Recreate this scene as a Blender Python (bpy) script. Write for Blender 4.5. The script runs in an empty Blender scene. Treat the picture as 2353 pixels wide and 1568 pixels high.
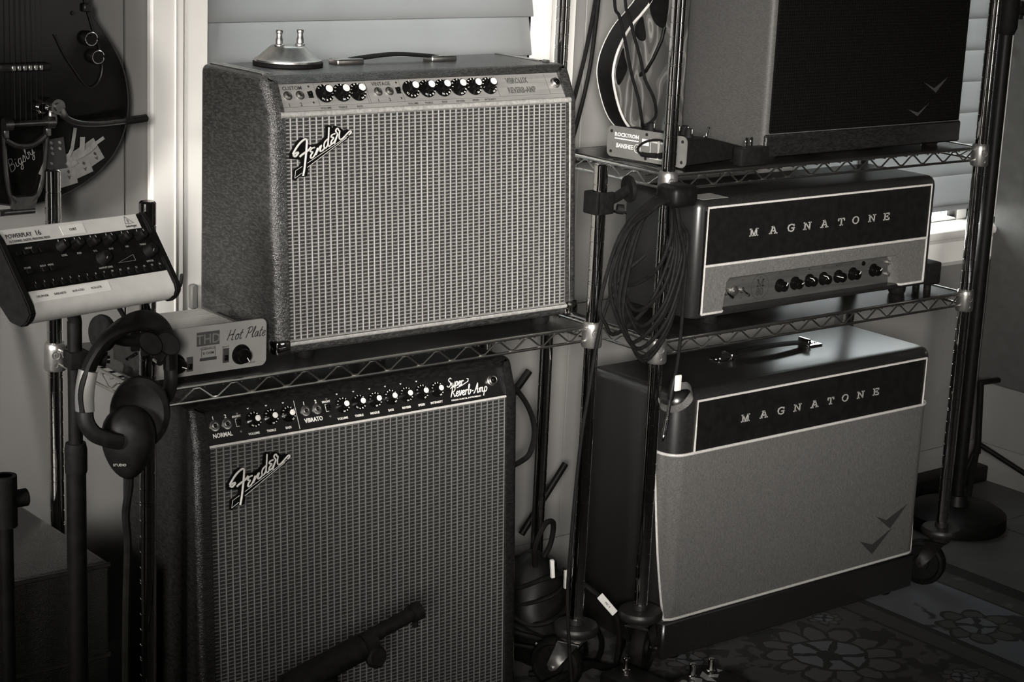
# Guitar amplifiers on chrome wire shelving in front of a shuttered window
import bpy, bmesh, math, random
from math import sin, cos, pi, radians, sqrt
from mathutils import Vector as V, Matrix as MX
random.seed(7)
SC = bpy.context.scene
COL = SC.collection
# ------------------------------------------------------------------ camera
CAM_LOC = V((-1.3482, -2.5174, 1.5151))
YAW, PITCH, ROLL, FPX = 0.68323, 0.24525, 0.04516, 4454.4
_d = V((sin(YAW)*cos(PITCH), cos(YAW)*cos(PITCH), -sin(PITCH)))
_r = V((cos(YAW), -sin(YAW), 0)); _u = _r.cross(_d)
_r2 = cos(ROLL)*_r + sin(ROLL)*_u; _u2 = -sin(ROLL)*_r + cos(ROLL)*_u
cam = bpy.data.cameras.new('camera'); camo = bpy.data.objects.new('camera', cam); COL.objects.link(camo)
cam.sensor_fit = 'HORIZONTAL'; cam.sensor_width = 36.0; cam.lens = FPX/2353*36.0
m3 = MX((_r2, _u2, -_d)).transposed()
camo.matrix_world = MX.Translation(CAM_LOC) @ m3.to_4x4()
cam.clip_start = .05; cam.clip_end = 60
SC.camera = camo
# ------------------------------------------------------------------ light
w = bpy.data.worlds.new('world'); SC.world = w; w.use_nodes = True
w.node_tree.nodes['Background'].inputs[0].default_value = (.96, .985, 1, 1)
w.node_tree.nodes['Background'].inputs[1].default_value = 11.5
def area(name, loc, target, sx, sy, power, color=(1, .97, .93), spread=pi):
    l = bpy.data.lights.new(name, 'AREA'); l.shape = 'RECTANGLE'; l.size = sx; l.size_y = sy
    l.energy = power; l.color = color; l.spread = spread
    o = bpy.data.objects.new(name, l); COL.objects.link(o); o.location = loc
    o.rotation_euler = (V(target)-V(loc)).to_track_quat('-Z', 'Y').to_euler()
    return o
# daylight falling on the outside of the two closed blinds
area('daylight_first_window', (.75, 1.35, 1.02), (.75, .5, .98), 1.1, 1.1, 16, (1, .99, .97))
area('daylight_second_window', (2.25, 1.35, 1.05), (2.25, .5, 1.0), 1.0, 1.1, 42, (1, .99, .97))
# added key light behind and left of the camera, cone narrowed to imitate vignetting
area('added_key_light', (-1.9, -3.2, 1.75), (.98, 0, 1.0), .7, .7, 15, (1, .965, .91), radians(28))
# added fill from the left, narrow cone brightening the mixer and window casing
area('added_side_fill', (-2.6, -.9, 1.5), (.20, .3, .64), .5, .6, 4.3, (1, .97, .92), radians(24))
# added weak lights, left and rear right: fill, and highlight lines on the posts
area('added_left_strip_light', (-2.74, -1.9, 1.15), (0, -1.2, 1.0), .6, 2.0, 4.5, (1, .97, .93))
area('added_rear_fill', (1.9, -3.4, 1.4), (1.6, 0, 1.1), .7, 1.4, 6.5, (1, .97, .93))
SC.view_settings.view_transform = 'Standard'; SC.view_settings.look = 'None'
SC.view_settings.gamma = 1; SC.view_settings.use_curve_mapping = False
SC.view_settings.exposure = 0
SC.cycles.max_bounces = 8; SC.cycles.diffuse_bounces = 4; SC.cycles.glossy_bounces = 4
SC.cycles.sample_clamp_indirect = 4.0
SC.cycles.use_denoising = True
# ------------------------------------------------------------------ materials
def _new(name):
    m = bpy.data.materials.new(name); m.use_nodes = True
    nt = m.node_tree; return m, nt, nt.nodes['Principled BSDF']
def nd(nt, t, ins=None, **at):
    n = nt.nodes.new(t)
    for k, v in at.items(): setattr(n, k, v)
    for k, v in (ins or {}).items():
        if hasattr(v, 'bl_idname') or isinstance(v, bpy.types.NodeSocket): nt.links.new(v, n.inputs[k])
        else: n.inputs[k].default_value = v
    return n
def mth(nt, op, a, b=None, c=None):
    ins = {0: a}
    if b is not None: ins[1] = b
    if c is not None: ins[2] = c
    return nd(nt, 'ShaderNodeMath', ins, operation=op).outputs[0]
def sstep(nt, x, a, b):
    n = nd(nt, 'ShaderNodeMapRange', {0: x, 1: a, 2: b, 3: 0.0, 4: 1.0}, interpolation_type='SMOOTHSTEP')
    return n.outputs[0]
def mixc(nt, f, a, b):
    n = nt.nodes.new('ShaderNodeMix'); n.data_type = 'RGBA'
    for i, v in ((0, f), (6, a), (7, b)):
        if isinstance(v, bpy.types.NodeSocket): nt.links.new(v, n.inputs[i])
        else: n.inputs[i].default_value = v
    return n.outputs[2]
def g(v, warm=1.0): return (v*(1+.03*warm), v, v*(1-.045*warm), 1)
def objco(nt): return nd(nt, 'ShaderNodeTexCoord').outputs['Object']
def mat(name, col, rough=.5, metal=0.0, var=0.0, vscale=20, bump=0.0, bscale=200, spec=.5, coat=0.0, rvar=0.0, stretch=None):
    m, nt, b = _new(name)
    c = g(col) if not isinstance(col, tuple) else col
    b.inputs['Roughness'].default_value = rough; b.inputs['Metallic'].default_value = metal
    b.inputs['Specular IOR Level'].default_value = spec; b.inputs['Coat Weight'].default_value = coat
    b.inputs['Base Color'].default_value = c
    co = objco(nt)
    if stretch: co = nd(nt, 'ShaderNodeMapping', {0: co, 3: stretch}).outputs[0]
    n = nd(nt, 'ShaderNodeTexNoise', {'Vector': co, 'Scale': vscale, 'Detail': 5.0})
    if var:
        lo = tuple(x*(1-var) for x in c[:3])+(1,); hi = tuple(min(1, x*(1+var)) for x in c[:3])+(1,)
        nt.links.new(mixc(nt, sstep(nt, n.outputs[0], .3, .7), lo, hi), b.inputs['Base Color'])
    if rvar:
        nt.links.new(nd(nt, 'ShaderNodeMapRange', {0: n.outputs[0], 1: .3, 2: .7, 3: rough-rvar, 4: rough+rvar}).outputs[0], b.inputs['Roughness'])
    if bump:
        n2 = nd(nt, 'ShaderNodeTexNoise', {'Vector': co, 'Scale': bscale, 'Detail': 3.0})
        bp = nd(nt, 'ShaderNodeBump', {'Strength': bump, 'Distance': .002, 'Height': n2.outputs[0]})
        nt.links.new(bp.outputs[0], b.inputs['Normal'])
    return m
def tolex(name, lo, hi, rough, spec=.5, sc=420, bstr=.9):
    m, nt, b = _new(name); co = objco(nt)
    mp = nd(nt, 'ShaderNodeMapping', {0: co, 3: (.45, .45, 1.5)}).outputs[0]
    n1 = nd(nt, 'ShaderNodeTexNoise', {'Vector': mp, 'Scale': sc*.35, 'Detail': 4.0, 'Roughness': .7})
    v = nd(nt, 'ShaderNodeTexVoronoi', {'Vector': co, 'Scale': sc})
    nt.links.new(mixc(nt, sstep(nt, n1.outputs[0], .38, .62), g(lo), g(hi)), b.inputs['Base Color'])
    h = mth(nt, 'ADD', n1.outputs[0], mth(nt, 'MULTIPLY', v.outputs[0], .6))
    bp = nd(nt, 'ShaderNodeBump', {'Strength': bstr, 'Distance': .0012, 'Height': h})
    nt.links.new(bp.outputs[0], b.inputs['Normal'])
    b.inputs['Roughness'].default_value = rough; b.inputs['Specular IOR Level'].default_value = spec
    return m
def weave(name, px, pz, dark, mid, light, rough=.55, metal=0.0, vs=1.0, hs=.3):
    """grille cloth: columns of light thread, woven dark dashes between"""
    m, nt, b = _new(name); co = objco(nt)
    s = nd(nt, 'ShaderNodeSeparateXYZ', {0: co})
    jit = nd(nt, 'ShaderNodeTexNoise', {'Vector': co, 'Scale': 260.0, 'Detail': 2.0}).outputs[0]
    u = mth(nt, 'DIVIDE', s.outputs[0], px)
    v = mth(nt, 'ADD', mth(nt, 'DIVIDE', s.outputs[2], pz), mth(nt, 'MULTIPLY', mth(nt, 'SUBTRACT', jit, .5), .35))
    fu, fv = mth(nt, 'FRACT', u), mth(nt, 'FRACT', v)
    du = mth(nt, 'MULTIPLY', mth(nt, 'ABSOLUTE', mth(nt, 'SUBTRACT', fu, .5)), 2.0)
    dv = mth(nt, 'MULTIPLY', mth(nt, 'ABSOLUTE', mth(nt, 'SUBTRACT', fv, .5)), 2.0)
    hole = mth(nt, 'SUBTRACT', 1.0, sstep(nt, mth(nt, 'MAXIMUM', mth(nt, 'MULTIPLY', du, .82), dv), .42, .74))
    thr = sstep(nt, du, .80, .93)
    fib = nd(nt, 'ShaderNodeTexNoise', {'Vector': nd(nt, 'ShaderNodeMapping', {0: co, 3: (260, 260, 1500)}).outputs[0], 'Scale': 1.0, 'Detail': 2.0}).outputs[0]
    # a fine split inside each dash
    sp = sstep(nt, mth(nt, 'ABSOLUTE', mth(nt, 'SUBTRACT', mth(nt, 'FRACT', mth(nt, 'MULTIPLY', u, 4.0)), .5)), .38, .5)
    hole = mth(nt, 'MULTIPLY', hole, mth(nt, 'SUBTRACT', 1.0, mth(nt, 'MULTIPLY', sp, .35)))
    cell = nd(nt, 'ShaderNodeTexWhiteNoise', {'Vector': nd(nt, 'ShaderNodeCombineXYZ', {0: mth(nt, 'FLOOR', u), 2: mth(nt, 'FLOOR', v)}).outputs[0]}, noise_dimensions='3D').outputs[0]
    c = mixc(nt, sstep(nt, fib, .3, .7), g(mid*.78), g(mid*1.15))
    c = mixc(nt, hole, c, g(dark))
    c = mixc(nt, mth(nt, 'MULTIPLY', sstep(nt, dv, .78, .95), hs), c, g(light*.85))
    c = mixc(nt, mth(nt, 'MULTIPLY', mth(nt, 'MULTIPLY', thr, vs), mth(nt, 'ADD', .65, mth(nt, 'MULTIPLY', cell, .35))), c, g(light))
    nt.links.new(c, b.inputs['Base Color'])
    h = mth(nt, 'ADD', mth(nt, 'SUBTRACT', 1.0, hole), mth(nt, 'MULTIPLY', thr, .8))
    bp = nd(nt, 'ShaderNodeBump', {'Strength': .8, 'Distance': .0012, 'Height': h})
    nt.links.new(bp.outputs[0], b.inputs['Normal'])
    b.inputs['Roughness'].default_value = rough; b.inputs['Metallic'].default_value = metal
    return m
def cloth(name, col, sc=900, dots=0.0, rough=.85, var=.3, spec=.12):
    """plain woven speaker cloth with slubs"""
    m, nt, b = _new(name); co = objco(nt)
    a = nd(nt, 'ShaderNodeTexNoise', {'Vector': nd(nt, 'ShaderNodeMapping', {0: co, 3: (sc, sc, sc*.12)}).outputs[0], 'Scale': 1.0, 'Detail': 2.0}).outputs[0]
    c2 = nd(nt, 'ShaderNodeTexNoise', {'Vector': nd(nt, 'ShaderNodeMapping', {0: co, 3: (sc*.12, sc*.12, sc)}).outputs[0], 'Scale': 1.0, 'Detail': 2.0}).outputs[0]
    f = sstep(nt, mth(nt, 'ADD', a, c2), .72, 1.28)
    c = mixc(nt, f, g(col*(1-var)), g(col*(1+var)))
    if dots:
        s = nd(nt, 'ShaderNodeSeparateXYZ', {0: co})
        q = []
        for i in (0, 2):
            fr = mth(nt, 'FRACT', mth(nt, 'DIVIDE', s.outputs[i], dots))
            q.append(mth(nt, 'POWER', mth(nt, 'SUBTRACT', fr, .5), 2.0))
        d = mth(nt, 'SUBTRACT', 1.0, sstep(nt, mth(nt, 'ADD', q[0], q[1]), .02, .09))
        c = mixc(nt, mth(nt, 'MULTIPLY', d, .8), c, g(col*.12))
    nt.links.new(c, b.inputs['Base Color'])
    bp = nd(nt, 'ShaderNodeBump', {'Strength': .5, 'Distance': .0008, 'Height': f})
    nt.links.new(bp.outputs[0], b.inputs['Normal'])
    b.inputs['Roughness'].default_value = rough; b.inputs['Specular IOR Level'].default_value = spec
    return m
T = {}
T['chrome'] = mat('chrome', .66, .07, 1)
T['wire'] = mat('zinc_wire', .74, .24, 1, var=.08, vscale=90)
T['collar'] = mat('collar_plastic_chrome', .30, .33, .9, var=.1, vscale=80)
T['dimsteel'] = mat('dimmed_steel', .16, .34, 1, var=.15, vscale=80)  # steel with its colour darkened to stand for the dim corner
T['steel'] = mat('brushed_steel', .5, .34, 1, var=.1, vscale=120, stretch=(1, 1, .1))
T['cap'] = mat('spun_aluminium_cap', .80, .45, .25, var=.06, vscale=300)
T['darkmetal'] = mat('dark_metal', .022, .42, .6, var=.2, vscale=80)
T['black'] = mat('black_paint', .004, .45, spec=.14, var=.3, vscale=60)
T['rubber'] = mat('black_rubber', .005, .65, spec=.10, var=.3, vscale=120, bump=.2, bscale=400)
T['phones'] = mat('headphone_black', .006, .5, spec=.12, var=.3, vscale=60)
T['chevron'] = mat('dull_chevron', .03, .6, spec=.1)
T['gloss'] = mat('gloss_black', .003, .14, spec=.13, var=.2, vscale=30)
T['plastic'] = mat('dark_plastic', .006, .45, spec=.14, var=.2, vscale=90, bump=.1, bscale=900)
T['silver_tolex'] = tolex('silver_textured_vinyl', .014, .040, .26, 1.0, 620, 1.0)
T['black_tolex'] = tolex('black_textured_vinyl', .005, .011, .27, .4, 620, .6)
T['grey_tolex'] = tolex('grey_smooth_vinyl', .042, .058, .5, .3, 900, .25)
T['dark_tolex'] = tolex('dark_smooth_vinyl', .008, .013, .30, .8, 900, .012)
T['grille_silver'] = weave('silver_sparkle_grille_cloth', .01207, .0059, .007, .135, .36)
T['grille_dimmed'] = weave('dimmed_sparkle_grille_cloth', .01270, .0062, .006, .058, .16, vs=.6, hs=.75)  # same cloth as the silver grille, dimmer light put into its colour
T['cloth_grey'] = cloth('grey_woven_grille_cloth', .092, 1500)
T['cloth_head'] = cloth('silver_grey_woven_cloth', .095, 1500)
T['cloth_dark'] = cloth('dark_woven_grille_cloth', .0035, 1200, dots=.0062, spec=.03)
T['piping'] = mat('silver_piping', .24, .5, var=.2, vscale=200)
T['bead'] = mat('pale_piping', .42, .42, var=.1, vscale=200)
T['panel_silver'] = mat('brushed_panel', .25, .40, .3, var=.12, vscale=60, stretch=(.2, 1, 3))
T['mixer_silver'] = mat('satin_silver_plastic', .62, .42, .15, var=.05, vscale=40)
T['panel_black'] = mat('black_panel', .006, .3, var=.2, vscale=60)
T['panel_brown'] = mat('bronze_panel', .085, .38, .5, var=.15, vscale=60, stretch=(.2, 1, 3))
T['ink'] = mat('black_ink', .02, .6, var=.1)
T['white'] = mat('white_lettering', .62, .5, var=.08)
T['pale'] = mat('pale_metal_lettering', .36, .4, .3, var=.08)
T['label'] = mat('white_label', .66, .6, var=.06)
T['wall'] = mat('grey_wall_paint', .185, .6, var=.05, vscale=6, bump=.06, bscale=160)
T['trim'] = mat('cream_gloss_paint', .74, .38, var=.05, vscale=5)
T['liner'] = mat('dark_shelf_liner', .014, .20, var=.3, vscale=12, rvar=.05, spec=1.0)
T['wood'] = mat('pale_wood', .36, .6, var=.35, vscale=25, stretch=(1, 1, .08))
T['tile'] = mat('grey_floor_tile', .05, .5, var=.2, vscale=9)
T['grout'] = mat('floor_screed', .06, .8, var=.2)
T['panel_cloth'] = mat('pale_panel_cloth', .065, .85, var=.08, vscale=40, bump=.2, bscale=700)
def slat_mat():
    m, nt, b = _new('white_blind_slat')
    co = objco(nt)
    n = nd(nt, 'ShaderNodeTexNoise', {'Vector': co, 'Scale': 4.0})
    c = mixc(nt, n.outputs[0], (.265, .265, .265, 1), (.295, .295, .295, 1))
    nt.links.new(c, b.inputs['Base Color']); b.inputs['Roughness'].default_value = .45
    tr = nd(nt, 'ShaderNodeBsdfTranslucent', {0: c})
    mx = nd(nt, 'ShaderNodeMixShader', {0: .5, 1: b.outputs[0], 2: tr.outputs[0]})
    nt.links.new(mx.outputs[0], nt.nodes['Material Output'].inputs[0])
    return m
T['slat'] = slat_mat()
def glass_mat():
    m, nt, b = _new('window_glass')
    tr = nd(nt, 'ShaderNodeBsdfTransparent', {0: (.93, .96, .95, 1)})
    gl = nd(nt, 'ShaderNodeBsdfGlossy', {0: (1, 1, 1, 1), 1: .02})
    mx = nd(nt, 'ShaderNodeMixShader', {0: .05, 1: tr.outputs[0], 2: gl.outputs[0]})
    nt.links.new(mx.outputs[0], nt.nodes['Material Output'].inputs[0])
    return m
T['glass'] = glass_mat()
def rug_mat():
    m, nt, b = _new('persian_rug'); co = objco(nt)
    s = nd(nt, 'ShaderNodeSeparateXYZ', {0: co}); X, Y = s.outputs[0], s.outputs[1]
    wob = nd(nt, 'ShaderNodeTexNoise', {'Vector': co, 'Scale': 14.0, 'Detail': 3.0})
    wv = nd(nt, 'ShaderNodeVectorMath', {0: co, 1: nd(nt, 'ShaderNodeVectorMath', {0: wob.outputs['Color'], 3: .09}, operation='SCALE').outputs[0]}, operation='ADD').outputs[0]
    wf = nd(nt, 'ShaderNodeVectorMath', {0: co, 1: nd(nt, 'ShaderNodeVectorMath', {0: wob.outputs['Color'], 3: .045}, operation='SCALE').outputs[0]}, operation='ADD').outputs[0]
    v1 = nd(nt, 'ShaderNodeTexVoronoi', {'Vector': wv, 'Scale': 5.2}, feature='F1')
    v2 = nd(nt, 'ShaderNodeTexVoronoi', {'Vector': wv, 'Scale': 17.0}, feature='F1')
    ring = mth(nt, 'SINE', mth(nt, 'MULTIPLY', v1.outputs['Distance'], 52.0))
    pet = sstep(nt, mth(nt, 'ADD', mth(nt, 'MULTIPLY', ring, .5), mth(nt, 'MULTIPLY', v2.outputs['Distance'], 1.4)), .25, .75)
    field = mixc(nt, pet, g(.018), g(.085))
    dots = mth(nt, 'SUBTRACT', 1.0, sstep(nt, v2.outputs['Distance'], .1, .22))
    field = mixc(nt, mth(nt, 'MULTIPLY', dots, .6), field, (.10, .105, .12, 1))
    edge = mth(nt, 'SUBTRACT', 0.0, X)      # distance in from the right-hand edge (rug origin lies on it)
    def flower(base, cx, cy, R, n, ink, petal, heart):
        """a rosette woven at (cx, cy): dark outline, scalloped petals, banded heart"""
        dx = mth(nt, 'SUBTRACT', nd(nt, 'ShaderNodeSeparateXYZ', {0: wf}).outputs[0], cx); dy = mth(nt, 'SUBTRACT', nd(nt, 'ShaderNodeSeparateXYZ', {0: wf}).outputs[1], cy)
        r = mth(nt, 'DIVIDE', mth(nt, 'SQRT', mth(nt, 'ADD', mth(nt, 'MULTIPLY', dx, dx), mth(nt, 'MULTIPLY', dy, dy))), R)
        th = mth(nt, 'ARCTAN2', dy, dx)
        sc = mth(nt, 'ABSOLUTE', mth(nt, 'COSINE', mth(nt, 'MULTIPLY', th, n/2)))
        lim = mth(nt, 'ADD', .72, mth(nt, 'MULTIPLY', sc, .28))
        o = mixc(nt, mth(nt, 'LESS_THAN', r, lim), base, ink)
        o = mixc(nt, mth(nt, 'MULTIPLY', mth(nt, 'LESS_THAN', r, mth(nt, 'MULTIPLY', lim, .88)), mth(nt, 'GREATER_THAN', sc, .28)), o, petal)
        o = mixc(nt, mth(nt, 'LESS_THAN', r, .52), o, ink)
        sc2 = mth(nt, 'ABSOLUTE', mth(nt, 'COSINE', mth(nt, 'MULTIPLY', th, n/4)))
        o = mixc(nt, mth(nt, 'MULTIPLY', mth(nt, 'LESS_THAN', r, .46), mth(nt, 'GREATER_THAN', mth(nt, 'ADD', sc2, r), .75)), o, heart)
        return mixc(nt, mth(nt, 'LESS_THAN', r, .16), o, ink)
    blue, dk = (.092, .096, .108, 1), g(.010)
    field = mixc(nt, sstep(nt, v1.outputs['Distance'], .05, .14), g(.020), g(.040))
    field = mixc(nt, mth(nt, 'MULTIPLY', dots, .45), field, g(.075))
    leaf = sstep(nt, nd(nt, 'ShaderNodeTexNoise', {'Vector': wv, 'Scale': 22.0, 'Detail': 1.0}).outputs[0], .52, .57)
    field = mixc(nt, leaf, field, g(.012))
    for cx, cy, R, n in ((-.605, .480, .155, 12), (-.605, -.10, .155, 12), (-1.15, .19, .19, 14), (-.86, .30, .06, 8), (-.86, .62, .06, 8), (-.47, .62, .045, 8), (-.47, .26, .05, 8), (-.80, .10, .05, 8), (-1.45, .52, .15, 12), (-1.45, -.2, .15, 12)):
        field = flower(field, cx, cy, R, n, dk, g(.060), blue)
    bord = mixc(nt, sstep(nt, nd(nt, 'ShaderNodeTexNoise', {'Vector': wv, 'Scale': 8.0, 'Detail': 1.0}).outputs[0], .56, .59), blue, g(.013))
    for k in range(5): bord = flower(bord, -.225, .755-.345*k, .095, 8, dk, g(.045), blue)
    c = mixc(nt, sstep(nt, edge, .36, .362), bord, field)
    for a, bb, col in ((0, .05, .004), (.05, .11, .03), (.11, .118, .006), (.34, .36, .01), (.36, .41, .035), (.41, .418, .006)):
        band = mth(nt, 'MULTIPLY', mth(nt, 'GREATER_THAN', edge, a), mth(nt, 'LESS_THAN', edge, bb))
        cc = mixc(nt, mth(nt, 'MULTIPLY', dots, .8 if col > .02 else 0.0), g(col), g(col*2.2))
        c = mixc(nt, band, c, cc)
    nt.links.new(c, b.inputs['Base Color']); b.inputs['Roughness'].default_value = .95
    f = nd(nt, 'ShaderNodeTexNoise', {'Vector': co, 'Scale': 600.0})
    nt.links.new(nd(nt, 'ShaderNodeBump', {'Strength': .5, 'Distance': .002, 'Height': f.outputs[0]}).outputs[0], b.inputs['Normal'])
    return m
T['rug'] = rug_mat()
# ------------------------------------------------------------------ mesh helpers
ORG = {}                                          # world origin of every thing / part
def B(): return bmesh.new()
def box(bm, x0, x1, y0, y1, z0, z1, bev=0.0, seg=2, M=None):
    vs = [bm.verts.new((x, y, z)) for x in (x0, x1) for y in (y0, y1) for z in (z0, z1)]
    fs = [bm.faces.new([vs[i] for i in q]) for q in ((0, 1, 3, 2), (4, 6, 7, 5), (0, 4, 5, 1), (2, 3, 7, 6), (0, 2, 6, 4), (1, 5, 7, 3))]
    allv = vs
    if bev:
        es = list({e for f in fs for e in f.edges})
        r = bmesh.ops.bevel(bm, geom=es, offset=bev, segments=seg, affect='EDGES', profile=.5)
        allv = list({v for f in r['faces'] for v in f.verts} | {v for v in vs if v.is_valid})
    if M is not None:
        for v in allv: v.co = M @ v.co
    return allv
def prism(bm, pts, vec, M=None):
    """closed outline (3-D points) pushed along vec"""
    vec = V(vec)
    a = [bm.verts.new(V(p)) for p in pts]; b = [bm.verts.new(V(p)+vec) for p in pts]
    n = len(pts)
    fs = [bm.faces.new(a), bm.faces.new(b[::-1])]
    for i in range(n):
        j = (i+1) % n
        fs.append(bm.faces.new((a[j], a[i], b[i], b[j])))
    if M is not None:
        for v in a+b: v.co = M @ v.co
    bmesh.ops.recalc_face_normals(bm, faces=fs)
    return fs
def cr(pts, n=6, closed=False):
    """smooth curve through points"""
    P = [V(p) for p in pts]; out = []; N = len(P)
    rng = range(N) if closed else range(N-1)
    for i in rng:
        p1, p2 = P[i], P[(i+1) % N]
        p0 = P[i-1] if (closed or i > 0) else p1*2-p2
        p3 = P[(i+2) % N] if (closed or i+2 < N) else p2*2-p1
        for k in range(n):
            t = k/n
            out.append(.5*((2*p1)+(p2-p0)*t+(2*p0-5*p1+4*p2-p3)*t*t+(3*p1-p0-3*p2+p3)*t**3))
    if not closed: out.append(P[-1])
    return out
def tube(bm, pts, r, seg=8, closed=False, flat=None, up=None, caps=True):
    """r: number or list; flat=(a,b): ellipse factors; up: fixed second axis"""
    P = [V(p) for p in pts]; n = len(P); rings = []
    nrm = None
    for i in range(n):
        if closed: t = (P[(i+1) % n]-P[i-1])
        else: t = P[min(i+1, n-1)]-P[max(i-1, 0)]
        if t.length < 1e-9: t = V((0, 0, 1))
        t.normalize()
        if up is not None:
            b = V(up); b = (b-t*b.dot(t))
            b = b.normalized() if b.length > 1e-6 else t.orthogonal().normalized()
            a = b.cross(t).normalized()
        else:
            if nrm is None: nrm = t.orthogonal().normalized()
            nrm = (nrm-t*nrm.dot(t))
            nrm = nrm.normalized() if nrm.length > 1e-6 else t.orthogonal().normalized()
            a = nrm; b = t.cross(a).normalized()
        rr = r[i] if isinstance(r, (list, tuple)) else r
        fa, fb = flat or (1, 1)
        rings.append([bm.verts.new(P[i]+a*(cos(2*pi*k/seg)*rr*fa)+b*(sin(2*pi*k/seg)*rr*fb)) for k in range(seg)])
    m = n if closed else n-1
    for i in range(m):
        A, Bq = rings[i], rings[(i+1) % n]
        for k in range(seg):
            j = (k+1) % seg
            bm.faces.new((A[k], A[j], Bq[j], Bq[k]))
    if caps and not closed:
        bm.faces.new(rings[0][::-1]); bm.faces.new(rings[-1])
def cyl(bm, p0, p1, r, seg=16, r1=None):
    tube(bm, [p0, p1], [r, r if r1 is None else r1], seg)
def lathe(bm, prof, o, axis=(0, 0, 1), seg=20, xs=1.0, ys=1.0, start=None):
    """prof [(radius, height)] turned about axis at o"""
    ax = V(axis).normalized(); o = V(o)
    a = V(start) if start else ax.orthogonal().normalized()
    a = (a-ax*a.dot(ax)).normalized(); b = ax.cross(a)
    rings = []
    for r, h in prof:
        if r < 1e-6: rings.append([bm.verts.new(o+ax*h)])
        else: rings.append([bm.verts.new(o+ax*h+a*(cos(2*pi*k/seg)*r*xs)+b*(sin(2*pi*k/seg)*r*ys)) for k in range(seg)])
    for A, C in zip(rings, rings[1:]):
        for k in range(seg):
            j = (k+1) % seg
            if len(A) == 1 and len(C) == 1: continue
            if len(A) == 1: bm.faces.new((A[0], C[j], C[k]))
            elif len(C) == 1: bm.faces.new((A[k], A[j], C[0]))
            else: bm.faces.new((A[k], A[j], C[j], C[k]))
    for R, rev in ((rings[0], True), (rings[-1], False)):
        if len(R) > 2: bm.faces.new(R[::-1] if rev else R)
def ribbon(bm, pts, w, M, depth, closed=False):
    """flat stroke: 2-D polyline of width w, raised by depth; M maps (x,y,z-out) to world"""
    P = [V((p[0], p[1])) for p in pts]; n = len(P); L, R = [], []
    for i in range(n):
        a = P[i]-P[i-1] if (i > 0 or closed) else P[1]-P[0]
        b = P[(i+1) % n]-P[i] if (i < n-1 or closed) else a
        a = a.normalized() if a.length > 1e-9 else V((1, 0)); b = b.normalized() if b.length > 1e-9 else a
        na, nb = V((-a.y, a.x)), V((-b.y, b.x)); m = na+nb
        m = m.normalized() if m.length > 1e-6 else na
        k = min(1/max(m.dot(na), .4), 1.8)
        L.append(P[i]+m*(w/2*k)); R.append(P[i]-m*(w/2*k))
    def vv(p, z): return bm.verts.new(M @ V((p.x, p.y, z)))
    lt = [vv(p, depth) for p in L]; rt = [vv(p, depth) for p in R]; lb = [vv(p, 0) for p in L]; rb = [vv(p, 0) for p in R]
    for i in range(n if closed else n-1):
        j = (i+1) % n
        bm.faces.new((rt[i], rt[j], lt[j], lt[i])); bm.faces.new((lt[i], lt[j], lb[j], lb[i])); bm.faces.new((rb[i], rb[j], rt[j], rt[i]))
    if not closed:
        bm.faces.new((lt[0], lb[0], rb[0], rt[0])); bm.faces.new((lt[-1], rt[-1], rb[-1], lb[-1]))
_TX = {}
def text(bm, s, size, M, align='CENTER', shear=0.0, weight=0.0, sx=1.0, ext=.0003, spacing=1.0):
    """built-in lettering placed through M (x right, y up, z out); centred vertically on the caps"""
    key = (s, shear, weight, align, spacing)
    if key not in _TX:
        cu = bpy.data.curves.new('t', 'FONT'); cu.body = s; cu.size = 1; cu.align_x = align; cu.shear = shear; cu.resolution_u = 2
        cu.offset = weight; cu.extrude = .02; cu.space_character = spacing
        o = bpy.data.objects.new('t', cu); COL.objects.link(o)
        dg = bpy.context.evaluated_depsgraph_get(); dg.update()
        me = o.evaluated_get(dg).to_mesh()
        _TX[key] = ([v.co.copy() for v in me.vertices], [list(p.vertices) for p in me.polygons])
        o.evaluated_get(dg).to_mesh_clear()
        bpy.data.objects.remove(o); bpy.data.curves.remove(cu)
    vs, fs = _TX[key]
    nv = [bm.verts.new(M @ V((c.x*size*sx, (c.y-.36)*size, (c.z+.02)/.04*ext))) for c in vs]
    for f in fs:
        try: bm.faces.new([nv[i] for i in f])
        except ValueError: pass
def frame(o, ex, ey):
    ex = V(ex).normalized(); ey = V(ey).normalized(); ez = ex.cross(ey)
    M = MX((ex, ey, ez)).transposed().to_4x4(); M.translation = V(o)
    return M
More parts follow.
